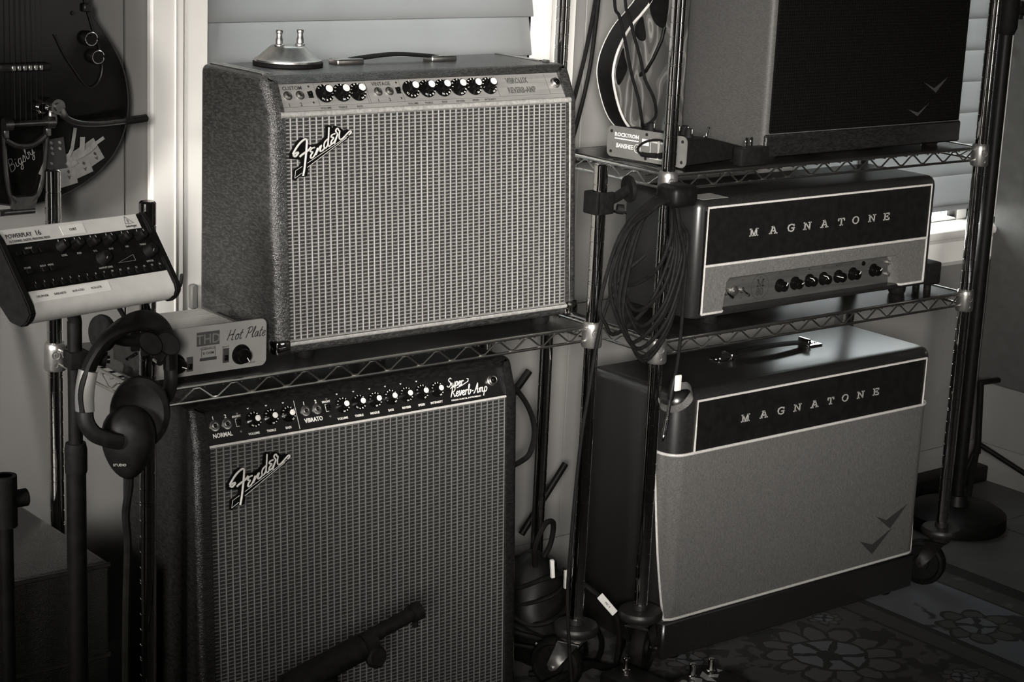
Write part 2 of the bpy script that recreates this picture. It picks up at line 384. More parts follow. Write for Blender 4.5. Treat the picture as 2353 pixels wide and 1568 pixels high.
# mini cursive stroke alphabet (unit x-height = .5, cap height = 1)
CUR = {
 'S': (.62, [[(.55, .85), (.42, 1), (.22, .9), (.2, .7), (.42, .5), (.45, .25), (.25, .02), (.02, .08), (-.02, .2)]]),
 'R': (.72, [[(.02, .85), (.15, 1), (.45, 1), (.6, .82), (.5, .6), (.25, .5)], [(.28, .98), (.2, .5), (.08, -.02)], [(.25, .5), (.45, .25), (.55, .02), (.72, .1)]]),
 'A': (.72, [[(-.02, .02), (.1, .08), (.3, .5), (.5, 1), (.5, .5), (.52, .02), (.66, .1)], [(.2, .4), (.6, .42)]]),
 'H': (.8, [[(.15, .95), (.1, .5), (.02, 0)], [(.62, 1), (.52, .5), (.5, .02), (.66, .06)], [(.05, .42), (.3, .5), (.6, .52)]]),
 'P': (.62, [[(.22, .98), (.15, .5), (.05, 0)], [(0, .85), (.2, 1), (.48, .98), (.55, .75), (.4, .5), (.16, .45)]]),
 'B': (.66, [[(.2, .98), (.12, .5), (.05, 0)], [(.02, .88), (.25, 1), (.5, .92), (.48, .65), (.2, .52), (.5, .45), (.5, .12), (.28, 0), (.05, .02)]]),
 'u': (.46, [[(0, .45), (.04, .1), (.16, .02), (.3, .15), (.36, .48), (.33, .1), (.46, .06)]]),
 'p': (.46, [[(.1, .5), (.04, .1), (-.06, -.4)], [(.08, .35), (.22, .5), (.36, .4), (.32, .12), (.15, .02), (.06, .12)]]),
 'e': (.38, [[(.02, .2), (.22, .28), (.3, .42), (.18, .5), (.04, .32), (.06, .08), (.2, 0), (.38, .14)]]),
 'r': (.36, [[(0, .4), (.08, .5), (.06, .25), (.02, 0)], [(.06, .3), (.16, .46), (.28, .5), (.32, .4)]]),
 'v': (.4, [[(0, .45), (.08, .48), (.12, .02), (.3, .3), (.32, .5), (.42, .44)]]),
 'b': (.42, [[(.02, .3), (.2, .9), (.12, 1), (.06, .5), (.05, .06), (.2, .02), (.32, .22), (.26, .44), (.42, .4)]]),
 'm': (.62, [[(.03, .48), (0, 0)], [(.02, .3), (.14, .48), (.22, .4), (.18, 0)], [(.2, .3), (.34, .48), (.44, .4), (.4, .06), (.58, .08)]]),
 'o': (.42, [[(.2, .5), (.04, .34), (.06, .06), (.2, 0), (.34, .16), (.3, .42), (.2, .5), (.42, .42)]]),
 't': (.34, [[(.2, .9), (.1, .3), (.12, .02), (.3, .1)], [(0, .55), (.32, .6)]]),
 'l': (.28, [[(.02, .2), (.2, .8), (.14, 1), (.06, .5), (.08, .04), (.26, .1)]]),
 'a': (.46, [[(.34, .46), (.16, .5), (.04, .25), (.12, .02), (.28, .16), (.36, .48), (.33, .08), (.46, .08)]]),
 'i': (.24, [[(.04, .46), (.04, .08), (.22, .08)], [(.1, .66), (.12, .7)]]),
 'g': (.44, [[(.34, .44), (.16, .5), (.04, .25), (.14, .04), (.3, .18), (.36, .48), (.26, -.3), (.08, -.36), (.06, -.2), (.44, .1)]]),
 's': (.36, [[(0, .1), (.2, .5), (.26, .2), (.16, 0), (.02, .06)]]),
 'y': (.44, [[(0, .45), (.06, .12), (.2, .08), (.34, .46), (.24, -.3), (.08, -.36), (.08, -.18), (.44, .12)]]),
 '-': (.3, [[(.02, .28), (.26, .32)]]), ' ': (.35, [])}
def script(bm, s, size, M, w, slant=.25, depth=.0004):
    x = 0
    for ch in s:
        adv, st = CUR[ch]
        for p in st:
            c = cr([(a, b, 0) for a, b in p], 3)
            ribbon(bm, [((x+q.x+q.y*slant)*size, q.y*size) for q in c], w, M, depth)
        x += adv*1.02
    return x*size
# extended slab-serif capitals: strokes in a 1-high box
SLAB = {
 'M': (1.5, [[(.28, 0), (.28, 1)], [(1.22, 0), (1.22, 1)], [(.28, .98), (.75, .1), (1.22, .98)], [(0, .07), (.56, .07)], [(.94, .07), (1.5, .07)], [(.02, .93), (.34, .93)], [(1.16, .93), (1.48, .93)]]),
 'A': (1.45, [[(.25, .05), (.68, .95)], [(1.2, .05), (.78, .95)], [(.42, .38), (1.03, .38)], [(0, .07), (.5, .07)], [(.92, .07), (1.45, .07)], [(.4, .93), (.85, .93)]]),
 'G': (1.3, [[(1.16, .72), (1.0, .9), (.66, .96), (.28, .84), (.1, .5), (.28, .16), (.66, .04), (1.0, .1), (1.14, .24), (1.14, .46)], [(.72, .46), (1.3, .46)], [(1.16, .96), (1.16, .66)]]),
 'N': (1.4, [[(.26, 0), (.26, 1)], [(1.14, 0), (1.14, 1)], [(.26, .95), (1.14, .05)], [(0, .07), (.52, .07)], [(.02, .93), (.3, .93)], [(.88, .93), (1.4, .93)]]),
 'T': (1.25, [[(.62, 0), (.62, 1)], [(.05, .93), (1.2, .93)], [(.08, .96), (.08, .62)], [(1.17, .96), (1.17, .62)], [(.34, .07), (.9, .07)]]),
 'O': (1.3, [[(.65+.55*cos(a*pi/8), .5+.45*sin(a*pi/8)) for a in range(17)]]),
 'E': (1.2, [[(.28, 0), (.28, 1)], [(0, .07), (1.12, .07)], [(0, .93), (1.1, .93)], [(.28, .5), (.8, .5)], [(1.1, .04), (1.1, .34)], [(1.08, .96), (1.08, .7)], [(.8, .66), (.8, .34)]])}
def slab_letter(bm, ch, size, M):
    wd, st = SLAB[ch]
    for p in st:
        ribbon(bm, [((a-wd/2)*size, (b-.5)*size) for a, b in p], size*.145, M, .0012)
def obj(name, bm, m, parent=None, ang=38, local=False, kind=None):
    bmesh.ops.remove_doubles(bm, verts=bm.verts, dist=1e-6) if len(bm.verts) < 60000 else None
    if not local:
        o0 = ORG[parent.name] if parent is not None else V((0, 0, 0))
        if o0.length: bmesh.ops.translate(bm, verts=bm.verts, vec=-o0)
    ca = radians(ang)
    bmesh.ops.recalc_face_normals(bm, faces=bm.faces); bm.normal_update()
    for f in bm.faces: f.smooth = True
    for e in bm.edges:
        if len(e.link_faces) == 2 and e.link_faces[0].normal.length and e.calc_face_angle(0) > ca: e.smooth = False
    me = bpy.data.meshes.new(name); bm.normal_update(); bm.to_mesh(me); bm.free()
    me.materials.append(T[m] if isinstance(m, str) else m)
    o = bpy.data.objects.new(name, me); COL.objects.link(o)
    if parent is not None:
        o.parent = parent; ORG[o.name] = ORG[parent.name]
    else: ORG[o.name] = V((0, 0, 0))
    if kind: o['kind'] = kind
    return o
def normals(bm): bmesh.ops.recalc_face_normals(bm, faces=bm.faces); return bm
def thing(name, label, cat, loc=(0, 0, 0), rot=None, group=None):
    o = bpy.data.objects.new(name, None); COL.objects.link(o); o.empty_display_size = .05
    o.location = loc; ORG[o.name] = V(loc)
    if rot is not None: o.rotation_euler = rot
    o['label'] = label; o['category'] = cat
    if group: o['group'] = group
    return o
def single(o, label, cat, group=None):
    """a thing that is one mesh: move its origin to its own base"""
    me = o.data
    xs = [v.co.x for v in me.vertices]; ys = [v.co.y for v in me.vertices]; zs = [v.co.z for v in me.vertices]
    c = V(((min(xs)+max(xs))/2, (min(ys)+max(ys))/2, min(zs)))
    me.transform(MX.Translation(-c)); o.location = c
    o['label'] = label; o['category'] = cat
    if group: o['group'] = group
    return o
def dup(o, loc=None, parent=None, label=None):
    c = o.copy(); COL.objects.link(c)
    if parent is not None: c.parent = parent
    if loc is not None: c.location = loc; ORG[c.name] = V(loc)
    if label: c['label'] = label
    for ch in list(o.children):
        if ch is not c: dup(ch, None, c)
    return c
def mcopy(o, name, parent, offset=(0, 0, 0)):
    """another part sharing the mesh, shifted by offset"""
    c = bpy.data.objects.new(name, o.data); COL.objects.link(c); c.parent = parent
    c.location = V(o.location)+V(offset); ORG[c.name] = ORG[parent.name]
    for ch in list(o.children):
        k = bpy.data.objects.new(ch.name.split('.')[0], ch.data); COL.objects.link(k); k.parent = c; k.location = ch.location
    return c
# ------------------------------------------------------------------ the room
def struct(name, bm, m, parent=None):
    o = obj(name, bm, m, parent)
    if parent is None: o['kind'] = 'structure'
    return o
b = B(); box(b, -2.9, 2.80, -3.5, .62, -.06, -.013); floor = struct('floor', b, 'grout')
TS = .406; proto = None
for i in range(14):
    for j in range(10):
        x, y = -2.88+i*TS, -3.45+j*TS
        if x+TS > 2.78 or y+TS > .62: 
            x1, y1 = min(x+TS, 2.70), min(y+TS, .50)
            if x1-x < .05 or y1-y < .05: continue
            b = B(); box(b, x+.002, x1-.002, y+.002, y1-.002, -.013, -.008, .0012, 1); obj('tile', b, 'tile', floor); continue
        if proto is None:
            b = B(); box(b, .002, TS-.002, .002, TS-.002, -.013, -.008, .0012, 1); proto = obj('tile', b, 'tile', floor)
            proto.location = (x, y, 0)
        else:
            c = bpy.data.objects.new('tile', proto.data); COL.objects.link(c); c.parent = floor; c.location = (x, y, random.uniform(-.0006, .0004))
WY = .50
W1 = (.382, 1.119, .70, 2.12); W2 = (1.90, 2.643, .70, 2.05)
# back wall: backing with both openings, faced with tall painted panels
b = B()
def holed(bm, x0, x1, y0, y1, z0, z1, holes):
    xs = sorted({x0, x1} | {h[0] for h in holes if x0 < h[0] < x1} | {h[1] for h in holes if x0 < h[1] < x1})
    for a, c in zip(xs, xs[1:]):
        hs = [h for h in holes if h[0] <= a+1e-6 and h[1] >= c-1e-6]
        if hs:
            box(bm, a, c, y0, y1, z0, hs[0][2]); box(bm, a, c, y0, y1, hs[0][3], z1)
        else: box(bm, a, c, y0, y1, z0, z1)
W1h, W2h = [(q[0], q[1], q[2]-.050, q[3]) for q in (W1, W2)]
holed(b, -2.8, 2.80, WY+.008, WY+.12, -.01, 2.5, [W1h, W2h])
wall = struct('wall_back', b, 'wall')
seams = [-2.68, -2.26, -1.84, -1.42, -1.0, -.60, -.19, .225, .64, 1.055, 1.2625, 1.68, 2.10, 2.52, 2.68]
for a, c in zip(seams, seams[1:]):
    for hz0, hz1 in ((-.008, 2.5),):
        b = B(); hs = [h for h in (W1h, W2h) if h[0] < c and h[1] > a]
        if hs:
            h = hs[0]
            xs = [a+.0015] + [x for x in h[:2] if a < x < c] + [c-.0015]
            for p, q in zip(xs, xs[1:]):
                if p >= h[0]-1e-6 and q <= h[1]+1e-6:
                    box(b, p, q, WY, WY+.008, hz0, h[2]); box(b, p, q, WY, WY+.008, h[3], hz1)
                else: box(b, p, q, WY, WY+.008, hz0, hz1)
        else: box(b, a+.0015, c-.0015, WY, WY+.008, hz0, hz1, .0015, 1)
        obj('panel', b, 'wall', wall)
b = B(); box(b, 2.68, 2.80, -3.5, WY+.12, -.01, 2.5); struct('wall_right', b, 'wall')
b = B(); box(b, -2.92, -2.80, -3.5, WY+.12, -.01, 2.5); struct('wall_left', b, 'wall')
b = B(); box(b, -2.92, 2.80, -3.62, -3.5, -.01, 2.5); struct('wall_front', b, 'wall')
b = B(); box(b, -2.92, 2.80, -3.62, WY+.12, 2.5, 2.6); struct('ceiling', b, 'wall')
b = B(); prism(b, [(-2.8, WY, -.008), (-2.8, WY-.014, -.008), (-2.8, WY-.014, .06), (-2.8, WY-.006, .085), (-2.8, WY, .085)], (5.478, 0, 0)); struct('baseboard_back', b, 'wall')
b = B(); prism(b, [(2.68, -3.5, -.008), (2.666, -3.5, -.008), (2.666, -3.5, .06), (2.674, -3.5, .085), (2.68, -3.5, .085)], (0, 3.98, 0)); struct('baseboard_right', b, 'wall')
# windows: casing, sash, pane, closed blind
def window(n, W, casL, casR, first, label):
    x0, x1, z0, z1 = W
    b = B()
    for s, xa, xb in ((-1, x0-.047, x0), (1, x1, x1+.047)):                       # inner casing strip
        box(b, xa, xb, WY-.012, WY+.12, z0-.02, z1+.05, .003, 1)
    box(b, x0-.047, x1+.047, WY-.012, WY+.12, z1, z1+.05, .003, 1)
    w_ = obj('window_%d' % n, b, 'trim'); w_['kind'] = 'structure'
    b = B()
    if casL:
        box(b, x0-casL, x0-.050, WY-.018, WY, -.008 if first else z0-.12, z1+.05, .004, 1)
        box(b, x0-casL+.045, x0-casL+.049, WY-.021, WY-.012, -.008 if first else z0-.12, z1+.05, .0015, 1)
    if casR: box(b, x1+.050, min(x1+casR, 2.678), WY-.018, WY, z0-.12, z1+.05, .004, 1)
    box(b, x0-casL, min(x1+casR, 2.678), WY-.022, WY, z1+.052, z1+.15, .004, 1)
    obj('casing', b, 'trim', w_)
    b = B(); box(b, x0-.05, min(x1+.05, 2.678), WY-.034, WY+.10, z0-.058, z0-.036, .008, 2); obj('sill', b, 'trim', w_)
    b = B(); prism(b, [(x0-.04, WY, z0-.13), (x0-.04, WY-.012, z0-.13), (x0-.04, WY-.022, z0-.118), (x0-.04, WY-.014, z0-.10), (x0-.04, WY-.014, z0-.07), (x0-.04, WY-.024, z0-.058), (x0-.04, WY, z0-.058)], (min(x1+.04, 2.678)-x0+.04, 0, 0)); obj('apron', b, 'trim', w_)
    b = B()
    for xa, xb, za, zb in ((x0, x0+.04, z0-.036, z1), (x1-.04, x1, z0-.036, z1), (x0+.04, x1-.04, z0-.036, z0-.030), (x0+.04, x1-.04, z1-.045, z1), (x0+.04, x1-.04, (z0+z1)/2-.02, (z0+z1)/2+.02)):
        box(b, xa, xb, WY+.065, WY+.10, za, zb, .003, 1)
    obj('sash', b, 'trim', w_)
    b = B(); box(b, x0+.03, x1-.03, WY+.080, WY+.084, z0, z1-.03); obj('pane', b, 'glass', w_)
    # blind
    zs = 1.2075 if n == 1 else 1.1810
    while zs-.0775 > (z0-.02 if first else z0+.050): zs -= .0765
    zr = z0-.0205 if first else zs-.0755
    t = thing('window_blind', label, 'blind', ((x0+x1)/2, WY, z0), None, 'white slatted window blinds')
    xa, xb = x0+.0006, x1-.0006
    b = B(); box(b, xa, xb, WY-.010, WY+.014, zr-.014, zr+.002, .004, 2); obj('bottom_rail', b, 'slat', t)
    b = B(); box(b, xa, xb, WY-.02, WY+.02, z1-.06, z1-.002, .003, 1); obj('head_rail', b, 'slat', t)
    pr = None; z = zs; first_z = zs
    while z < z1-.07:
        if pr is None:
            b = B()
            pts = [(0, WY-.0055, z-.0775), (0, WY-.009, z-.076), (0, WY-.002, z-.04), (0, WY+.0075, z+.004), (0, WY+.0105, z+.0035), (0, WY+.001, z-.04)]
            prism(b, [(xa+p[0], p[1], p[2]) for p in pts], (xb-xa, 0, 0)); pr = obj('slat', b, 'slat', t)
        else: mcopy(pr, 'slat', t, (0, 0, z-first_z))
        z += .0765
    for k in range(4):                                                                # lift cords
        x = xa+(xb-xa)*(.04+.92*k/3)
        b = B(); cyl(b, (x, WY+.0115, z0+.01), (x, WY+.0115, z1-.05), .0011, 6); obj('lift_cord', b, 'slat', t)
window(1, W1, .116, .105, True, 'white slatted blind glowing behind the silver-grille amplifier')
window(2, W2, .116, .03, False, 'white slatted blind at the right, behind the dark cabinets and corner post')
b = B(); box(b, .338, .352, .468, .482, .70, .745, .003, 1)
single(obj('casing_bracket', b, 'wall'), 'small grey bracket on the window casing beside the silver amplifier', 'bracket')
# pale panel hung on the right-hand wall
b = B(); box(b, 2.640, 2.676, -1.2, .478, .255, 2.2, .008, 2)
single(obj('acoustic_panel', b, 'panel_cloth'), 'tall pale fabric-covered panel hanging on the right-hand wall', 'wall panel')
# rug
t = thing('persian_rug', 'dark patterned oriental rug with a floral field and striped border under the racks', 'rug', (2.065, -.6, -.008))
b = B(); box(b, -.85, 2.065, -2.2, .36, -.0078, -.0005, .002, 1); obj('pile', b, 'rug', t)
b = B()
for k in range(420):
    x = -.845+k*.00692
    for y, s in ((.36, 1), (-2.2, -1)): box(b, x, x+.003, min(y, y+s*.03), max(y, y+s*.03), -.0076, -.006)
obj('fringe', b, 'cloth_grey', t, kind='stuff')
# ------------------------------------------------------------------ chrome wire shelving
RW, RD, RIN = .8841, .3137, .0127
def post_mesh(z0, z1):
    b = B(); prof = [(0, z0), (RIN, z0)]; z = z0+.012; k = 0
    while z < z1-.02:
        prof += [(RIN, z), (RIN-.0011, z+.0006), (RIN-.0011, z+.0016), (RIN, z+.0022)]
        if k % 5 == 0: prof += [(RIN, z+.0042), (RIN-.0011, z+.0048), (RIN-.0011, z+.0056), (RIN, z+.0062)]
        z += .0254; k += 1
    prof += [(RIN, z1-.003), (RIN-.002, z1-.0005), (RIN-.003, z1), (0, z1)]
    lathe(b, prof, (0, 0, 0), seg=22); return b
def zigzag(p0, p1, z0, z1, per, ph=.0):
    p0, p1 = V(p0), V(p1); L = (p1-p0).length; d = (p1-p0)/L; n = max(1, round((L-.036)/per)); per = (L-.036)/n
    pts = []
    for i in range(2*n+1):
        c = p0+d*(.018+i*per/2); zz = z0 if i % 2 else z1
        for s in (-.0045, .0045):
            q = c+d*s; pts.append(V((q.x, q.y, zz)))
    return pts
def rack(x0, y0, ztop, shelves, label, liner_label):
    t = thing('wire_shelving_unit', label, 'shelving', (x0, y0, 0), None, 'chrome wire racks')
    P = [(0, 0), (RW, 0), (RW, RD), (0, RD)]
    p0 = None
    for k, (px, py) in enumerate(P):
        if p0 is None:
            p0 = obj('post', post_mesh(.138, ztop), 'chrome', t, local=True)
        else: p0n = mcopy(p0, 'post', t, (px, py, 0))
    c0 = None
    for k, (px, py) in enumerate(P):
        a = (.5, 2.0, .9, -1.1)[k]
        if c0 is None:
            b = B(); lathe(b, [(0, .122), (.040, .122), (.043, .127), (.043, .134), (.040, .139), (.0145, .1405), (.0145, .150), (0, .150)], (0, 0, 0), seg=26)
            c0 = obj('caster', b, 'darkmetal', t, local=True)
            b = B()
            lathe(b, [(0, .108), (.022, .108), (.024, .122), (0, .122)], (0, 0, 0), seg=16)
            for s in (-1, 1):
                prism(b, [(-.018, s*.021, .110), (.024, s*.021, .110), (.044, s*.021, .056), (.036, s*.021, .044), (.026, s*.021, .048)], (0, s*.0025, 0))
            box(b, -.018, .024, -.0235, .0235, .106, .110); cyl(b, (.034, -.029, .052), (.034, .029, .052), .0045, 10)
            cyl(b, (.066, -.004, .075), (.082, -.004, .079), .003, 8)
            obj('fork', b, 'darkmetal', c0, local=True)
            b = B(); lathe(b, [(0, -.014), (.016, -.014), (.018, -.009), (.038, -.009), (.042, -.015), (.048, -.013), (.0515, -.006), (.0515, .006), (.048, .013), (.042, .015), (.038, .009), (.018, .009), (.016, .014), (0, .014)], (.034, 0, .0520), (0, 1, 0), 30)
            obj('wheel', b, 'rubber', c0, local=True)
            c0.location = (px, py, 0); c0.rotation_euler = (0, 0, a)
        else:
            c = mcopy(c0, 'caster', t); c.location = (px, py, 0); c.rotation_euler = (0, 0, a)
    H = .0244
    for zz in shelves:
        b = B(); z = zz-.0030
        for (a, c) in (((0, 0), (RW, 0)), ((RW, 0), (RW, RD)), ((RW, RD), (0, RD)), ((0, RD), (0, 0))):
            a3, c3 = V((*a, z)), V((*c, z)); d = (c3-a3).normalized()*.012
            cyl(b, a3+d, c3-d, .0030, 8)
        s = obj('shelf', b, 'wire', t, local=True)
        b = B()
        for (a, c) in (((0, 0), (RW, 0)), ((RW, 0), (RW, RD)), ((RW, RD), (0, RD)), ((0, RD), (0, 0))):
            a3, c3 = V((*a, z-H)), V((*c, z-H)); d = (c3-a3).normalized()*.012
            cyl(b, a3+d, c3-d, .0027, 8)
        obj('lower_rim', b, 'wire', s, local=True)
        for (a, c) in (((0, 0), (RW, 0)), ((RW, 0), (RW, RD)), ((RW, RD), (0, RD)), ((0, RD), (0, 0))):
            b = B(); tube(b, zigzag((*a, 0), (*c, 0), z-H+.0035, z-.0035, .0652), .0017, 6); obj('truss_wire', b, 'wire', s, local=True)
        b = B()
        n = 27
        for i in range(1, n):
            x = RW*i/n; cyl(b, (x, .001, z-.0035), (x, RD-.001, z-.0035), .0018, 5)
        for i in range(1, 10):
            y = RD*i/10; cyl(b, (.001 if i % 3 else -.002, y, z-.0068), (RW-.001, y, z-.0068), .0019, 5)
        obj('deck_wires', b, 'wire', s, local=True, kind='stuff')
        b = B(); box(b, .016, RW-.016, .0045, RD-.0045, zz-.0042, zz-.0006, .001, 1)
        obj('shelf_liner', b, 'liner', s, local=True)
        k0 = None
        for (px, py) in P:
            if k0 is None:
                b = B(); lathe(b, [(0, zz-.040), (.0172, zz-.040), (.0188, zz-.036), (.0178, zz-.004), (.0170, zz+.0035), (.0150, zz+.006), (0, zz+.006)], (0, 0, 0), seg=22)
                # pressed maker's ring on the front of the collar
                e = .0182
                Mf = frame((-.0065*1.0, -.0174, zz-.012), (cos(-.35), sin(-.35), 0), (0, 0, 1))
                tube(b, [Mf @ V((.0062*cos(q*pi/9), .0062*sin(q*pi/9), 0)) for q in range(18)], .0007, 5, closed=True)
                for q in (-.0026, .0026): ribbon(b, [(q, -.002), (q, .002)], .001, Mf, .0008)
                ribbon(b, [(-.0026, .002), (.0026, -.002)], .001, Mf, .0008)
                tube(b, [Mf @ V((.0030*cos(q*pi/6), -.0165+.0036*sin(q*pi/6), 0)) for q in range(12)], .0006, 5, closed=True)
                k0 = obj('collar', b, 'collar', s, local=True)
            else: mcopy(k0, 'collar', s, (px, py, 0))
    return t
LZ, RM, RT = .710, .664, .973

rackL = rack(0, 0, 1.0005, [LZ], 'shorter chrome wire rack with two amplifiers, its posts ending below the silver grille top', '')
for ch in rackL.children:                       # the caster under the middle post has a shiny fork
    if ch.name.startswith('caster') and abs(ch.location.x-RW) < .01 and ch.location.y < .01:
        for k in ch.children:
            if k.name.startswith('fork'): k.data = k.data.copy(); k.data.materials[0] = T['steel']; k['label'] = 'shiny bare-metal caster fork'
rackR = rack(1.0351, -.0115, 1.86, [RM, RT], 'tall chrome wire rack on the right holding the two dark cabinets and the amplifier head', '')
# ------------------------------------------------------------------ combo amplifiers with slanted control panels
def combo_cabinet(x0, x1, prof, m, parent, lip=.020, sink=.010, bev=.012):
    """prof: (y,z) outline starting at the bottom front edge: front face, panel face, top, back"""
    b = B(); fs = prism(b, [(x0, y, z) for y, z in prof], (x1-x0, 0, 0))
    b.normal_update()
    bmesh.ops.bevel(b, geom=list(b.edges), offset=bev, segments=4, affect='EDGES', profile=.5)
    b.normal_update()
    big = sorted([f for f in b.faces if f.normal.y < -.75], key=lambda f: -f.calc_area())[:2]
    big = [f for f in b.faces if f.normal.y < -.6 and f.calc_center_median().x > x0+bev and f.calc_center_median().x < x1-bev and f.calc_area() > .0009 and f.calc_center_median().z < prof[2][1]-.004 and f.calc_center_median().z > prof[0][1]+.006]
    bmesh.ops.inset_region(b, faces=big, thickness=lip-bev*.45, depth=0, use_even_offset=True)
    b.normal_update()
    r = bmesh.ops.extrude_face_region(b, geom=big)
    vs = [v for v in r['geom'] if isinstance(v, bmesh.types.BMVert)]
    bmesh.ops.delete(b, geom=big, context='FACES')
    for v in vs: v.co.y += sink
    return obj('cabinet', b, m, parent)
def face_frame(a, bq, x=0.0, out=0.0):
    """frame on a slanted face from (y,z) a up to bq; x right, y up the slope, z out"""
    ey = V((0, bq[0]-a[0], bq[1]-a[1])).normalized(); ex = V((1, 0, 0)); ez = ex.cross(ey)
    M = MX((ex, ey, ez)).transposed().to_4x4(); M.translation = V((x, a[0], a[1]))+ez*out
    return M
LOGO = {'f1': [(-54.1, -0.3), (-50.1, -2.8), (-44.4, 2.6), (-48.0, 2.8), (-54.0, 1.4), (-48.5, 9.7), (-41.7, 17.2), (-34.8, 22.0), (-30.1, 23.5), (-28.1, 20.5), (-28.7, 12.0), (-29.8, 1.7), (-31.4, -9.6), (-33.7, -24.4), (-36.3, -34.6)], 'f2': [(-42.1, -3.8), (-36.6, -0.2), (-28.4, 3.9), (-23.0, 7.6), (-20.9, 10.4)], 'e1': [(-13.4, 9.4), (-18.9, 8.2), (-22.1, 3.6), (-17.4, 2.4), (-20.8, -2.2), (-21.6, -6.8), (-17.1, -6.1), (-12.3, -0.5), (-8.0, 8.5), (-12.0, -2.8), (-8.1, 3.9), (-1.1, 12.1), (-3.8, 3.1), (0.8, 3.6), (4.9, 7.2)], 'd': [(11.3, 21.2), (5.8, 16.9), (3.9, 10.1), (6.6, 7.1), (10.9, 12.0), (12.7, 22.3), (14.0, 40.0)], 'd2': [(12.3, 21.2), (11.9, 14.3), (13.2, 9.8), (16.9, 11.7)], 'e2': [(25.5, 29.1), (19.9, 27.7), (17.8, 24.3), (22.6, 22.6), (18.4, 17.9), (17.6, 12.8), (23.3, 15.9), (27.4, 22.6), (30.0, 28.3), (27.0, 32.5), (27.6, 35.9), (30.8, 37.2), (32.2, 34.2), (34.2, 32.7), (33.0, 26.4), (34.0, 20.2), (39.6, 20.8), (50.1, 29.3), (54.6, 31.9), (56.1, 29.5), (51.5, 25.6)], 'r0': [(30.0, 27.7), (23.8, 13.0)]}
LOGO_U = [[(50.7, 24.3), (-27.4, -14.7)], [(47.5, 21.0), (-27.6, -21.6)], [(-37.3, -19.4), (-49.9, -25.6), (-51.5, -37.2), (-38.5, -30.0)]]
LOGO_B = [(-58.9, -6.3), (-59.6, 1.2), (-55.2, 7.8), (-44.9, 21.4), (-37.5, 25.6), (-28.0, 25.3), (-25.2, 19.8), (-25.3, 14.0), (-13.4, 13.4), (-1.0, 17.3), (6.6, 24.9), (8.9, 40.9), (13.1, 43.5), (19.2, 42.1), (21.2, 34.5), (25.4, 41.8), (30.9, 40.3), (36.4, 38.3), (41.8, 33.2), (50.2, 34.7), (56.4, 32.9), (57.5, 27.4), (50.0, 19.7), (-25.5, -20.9), (-28.2, -35.1), (-36.0, -36.5), (-40.6, -33.4), (-50.9, -41.0), (-54.6, -39.3), (-53.5, -24.8), (-38.3, -16.7), (-38.1, -9.2), (-50.2, -7.3)]
def logo(M, parent):
    s = .001
    b = B(); prism(b, [M @ V((x*s, y*s, .0008)) for x, y in LOGO_B], (M.to_3x3() @ V((0, 0, 1)))*.0034)
    o = obj('logo_badge', b, 'gloss', parent); o['label'] = 'black badge with raised chrome script'
    b = B()
    for k, p in LOGO.items():
        wd = 1.75 if k in ('f1', 'f2') else 1.3
        tube(b, [M @ V((q.x*s, q.y*s, .0052)) for q in cr([(x, y, 0) for x, y in p], 4)], wd*s, 8)
    for p in LOGO_U: tube(b, [M @ V((x*s, y*s, .0046)) for x, y in p], .0005, 6)
    obj('script', b, 'bead', o)
def knob(parent, M, ang, skirt_r, cap_r, h, numbers, m_skirt='gloss'):
    """numbered skirt, fluted grip and spun-aluminium cap; M: frame at the panel, z out"""
    o0, ez = M.translation.copy(), (M.to_3x3() @ V((0, 0, 1))).normalized()
    b = B(); lathe(b, [(0, .0004), (skirt_r, .0004), (skirt_r, .0022), (skirt_r*.62, .0052), (cap_r*1.28, .0062), (cap_r*1.22, h-.002), (cap_r*1.05, h-.0006), (0, h-.0006)], o0, ez, 24)
    k = obj('knob', b, m_skirt, parent)
    b = B(); lathe(b, [(0, h-.0008), (cap_r*.98, h-.0008), (cap_r*.9, h+.0002), (cap_r*.5, h+.0001), (0, h+.0012)], o0, ez, 20); c = obj('cap', b, 'cap', k)
    if numbers:
        b = B()
        for i in range(1, 11):
            a = ang-radians(i*29.0)
            r = skirt_r*.80; nrm = V((cos(a), sin(a), 0))
            Q = M @ frame((cos(a)*r, sin(a)*r, .0040), (cos(a-pi/2), sin(a-pi/2), 0), (cos(a), sin(a), 0))
            text(b, str(i), skirt_r*.36, Q, weight=.012, ext=.0003)
        obj('numbers', b, 'white', k, kind='stuff')
    return k
def jack(parent, M, r=.0052):
    o0, ez = M.translation, M.to_3x3() @ V((0, 0, 1))
    b = B(); lathe(b, [(0, .0002), (r*1.5, .0002), (r*1.5, .0014), (r*1.12, .0018), (r, .0045), (r*.78, .0050), (r*.55, .0046), (r*.55, .001), (0, .001)], o0, ez, 18)
    j = obj('input_jack', b, 'steel', parent)
    b = B(); lathe(b, [(0, .0014), (r*.54, .0014), (0, .0018)], o0, ez, 14); obj('jack_hole', b, 'black', j)
def slide_switch(parent, M, w=.009, h=.0115, outline=False):
    b = B(); box(b, -w/2, w/2, -h/2, h/2, .0001, .0012, .0003, 1, M); s = obj('bright_switch', b, 'black', parent)
    b = B(); box(b, -w*.28, w*.28, -h*.1, h*.42, .0012, .005, .0006, 1, M); obj('slider', b, 'gloss', s)
    if outline:
        b = B(); ribbon(b, [(-w*.6, h*.6), (-w*.6, -h*.6), (w*.1, -h*.6)], .0005, M, .0003); ribbon(b, [(-w*.2, h*.6), (-w*.6, h*.6)], .0005, M, .0003); obj('switch_mark', b, 'white', s)
    b = B()
    for dy in (-.0145, .0145):
        lathe(b, [(0, .0001), (.0021, .0001), (.0017, .0011), (0, .0013)], M @ V((.0006, dy, 0)), M.to_3x3() @ V((0, 0, 1)), 10)
    obj('switch_screw', b, 'steel', s)
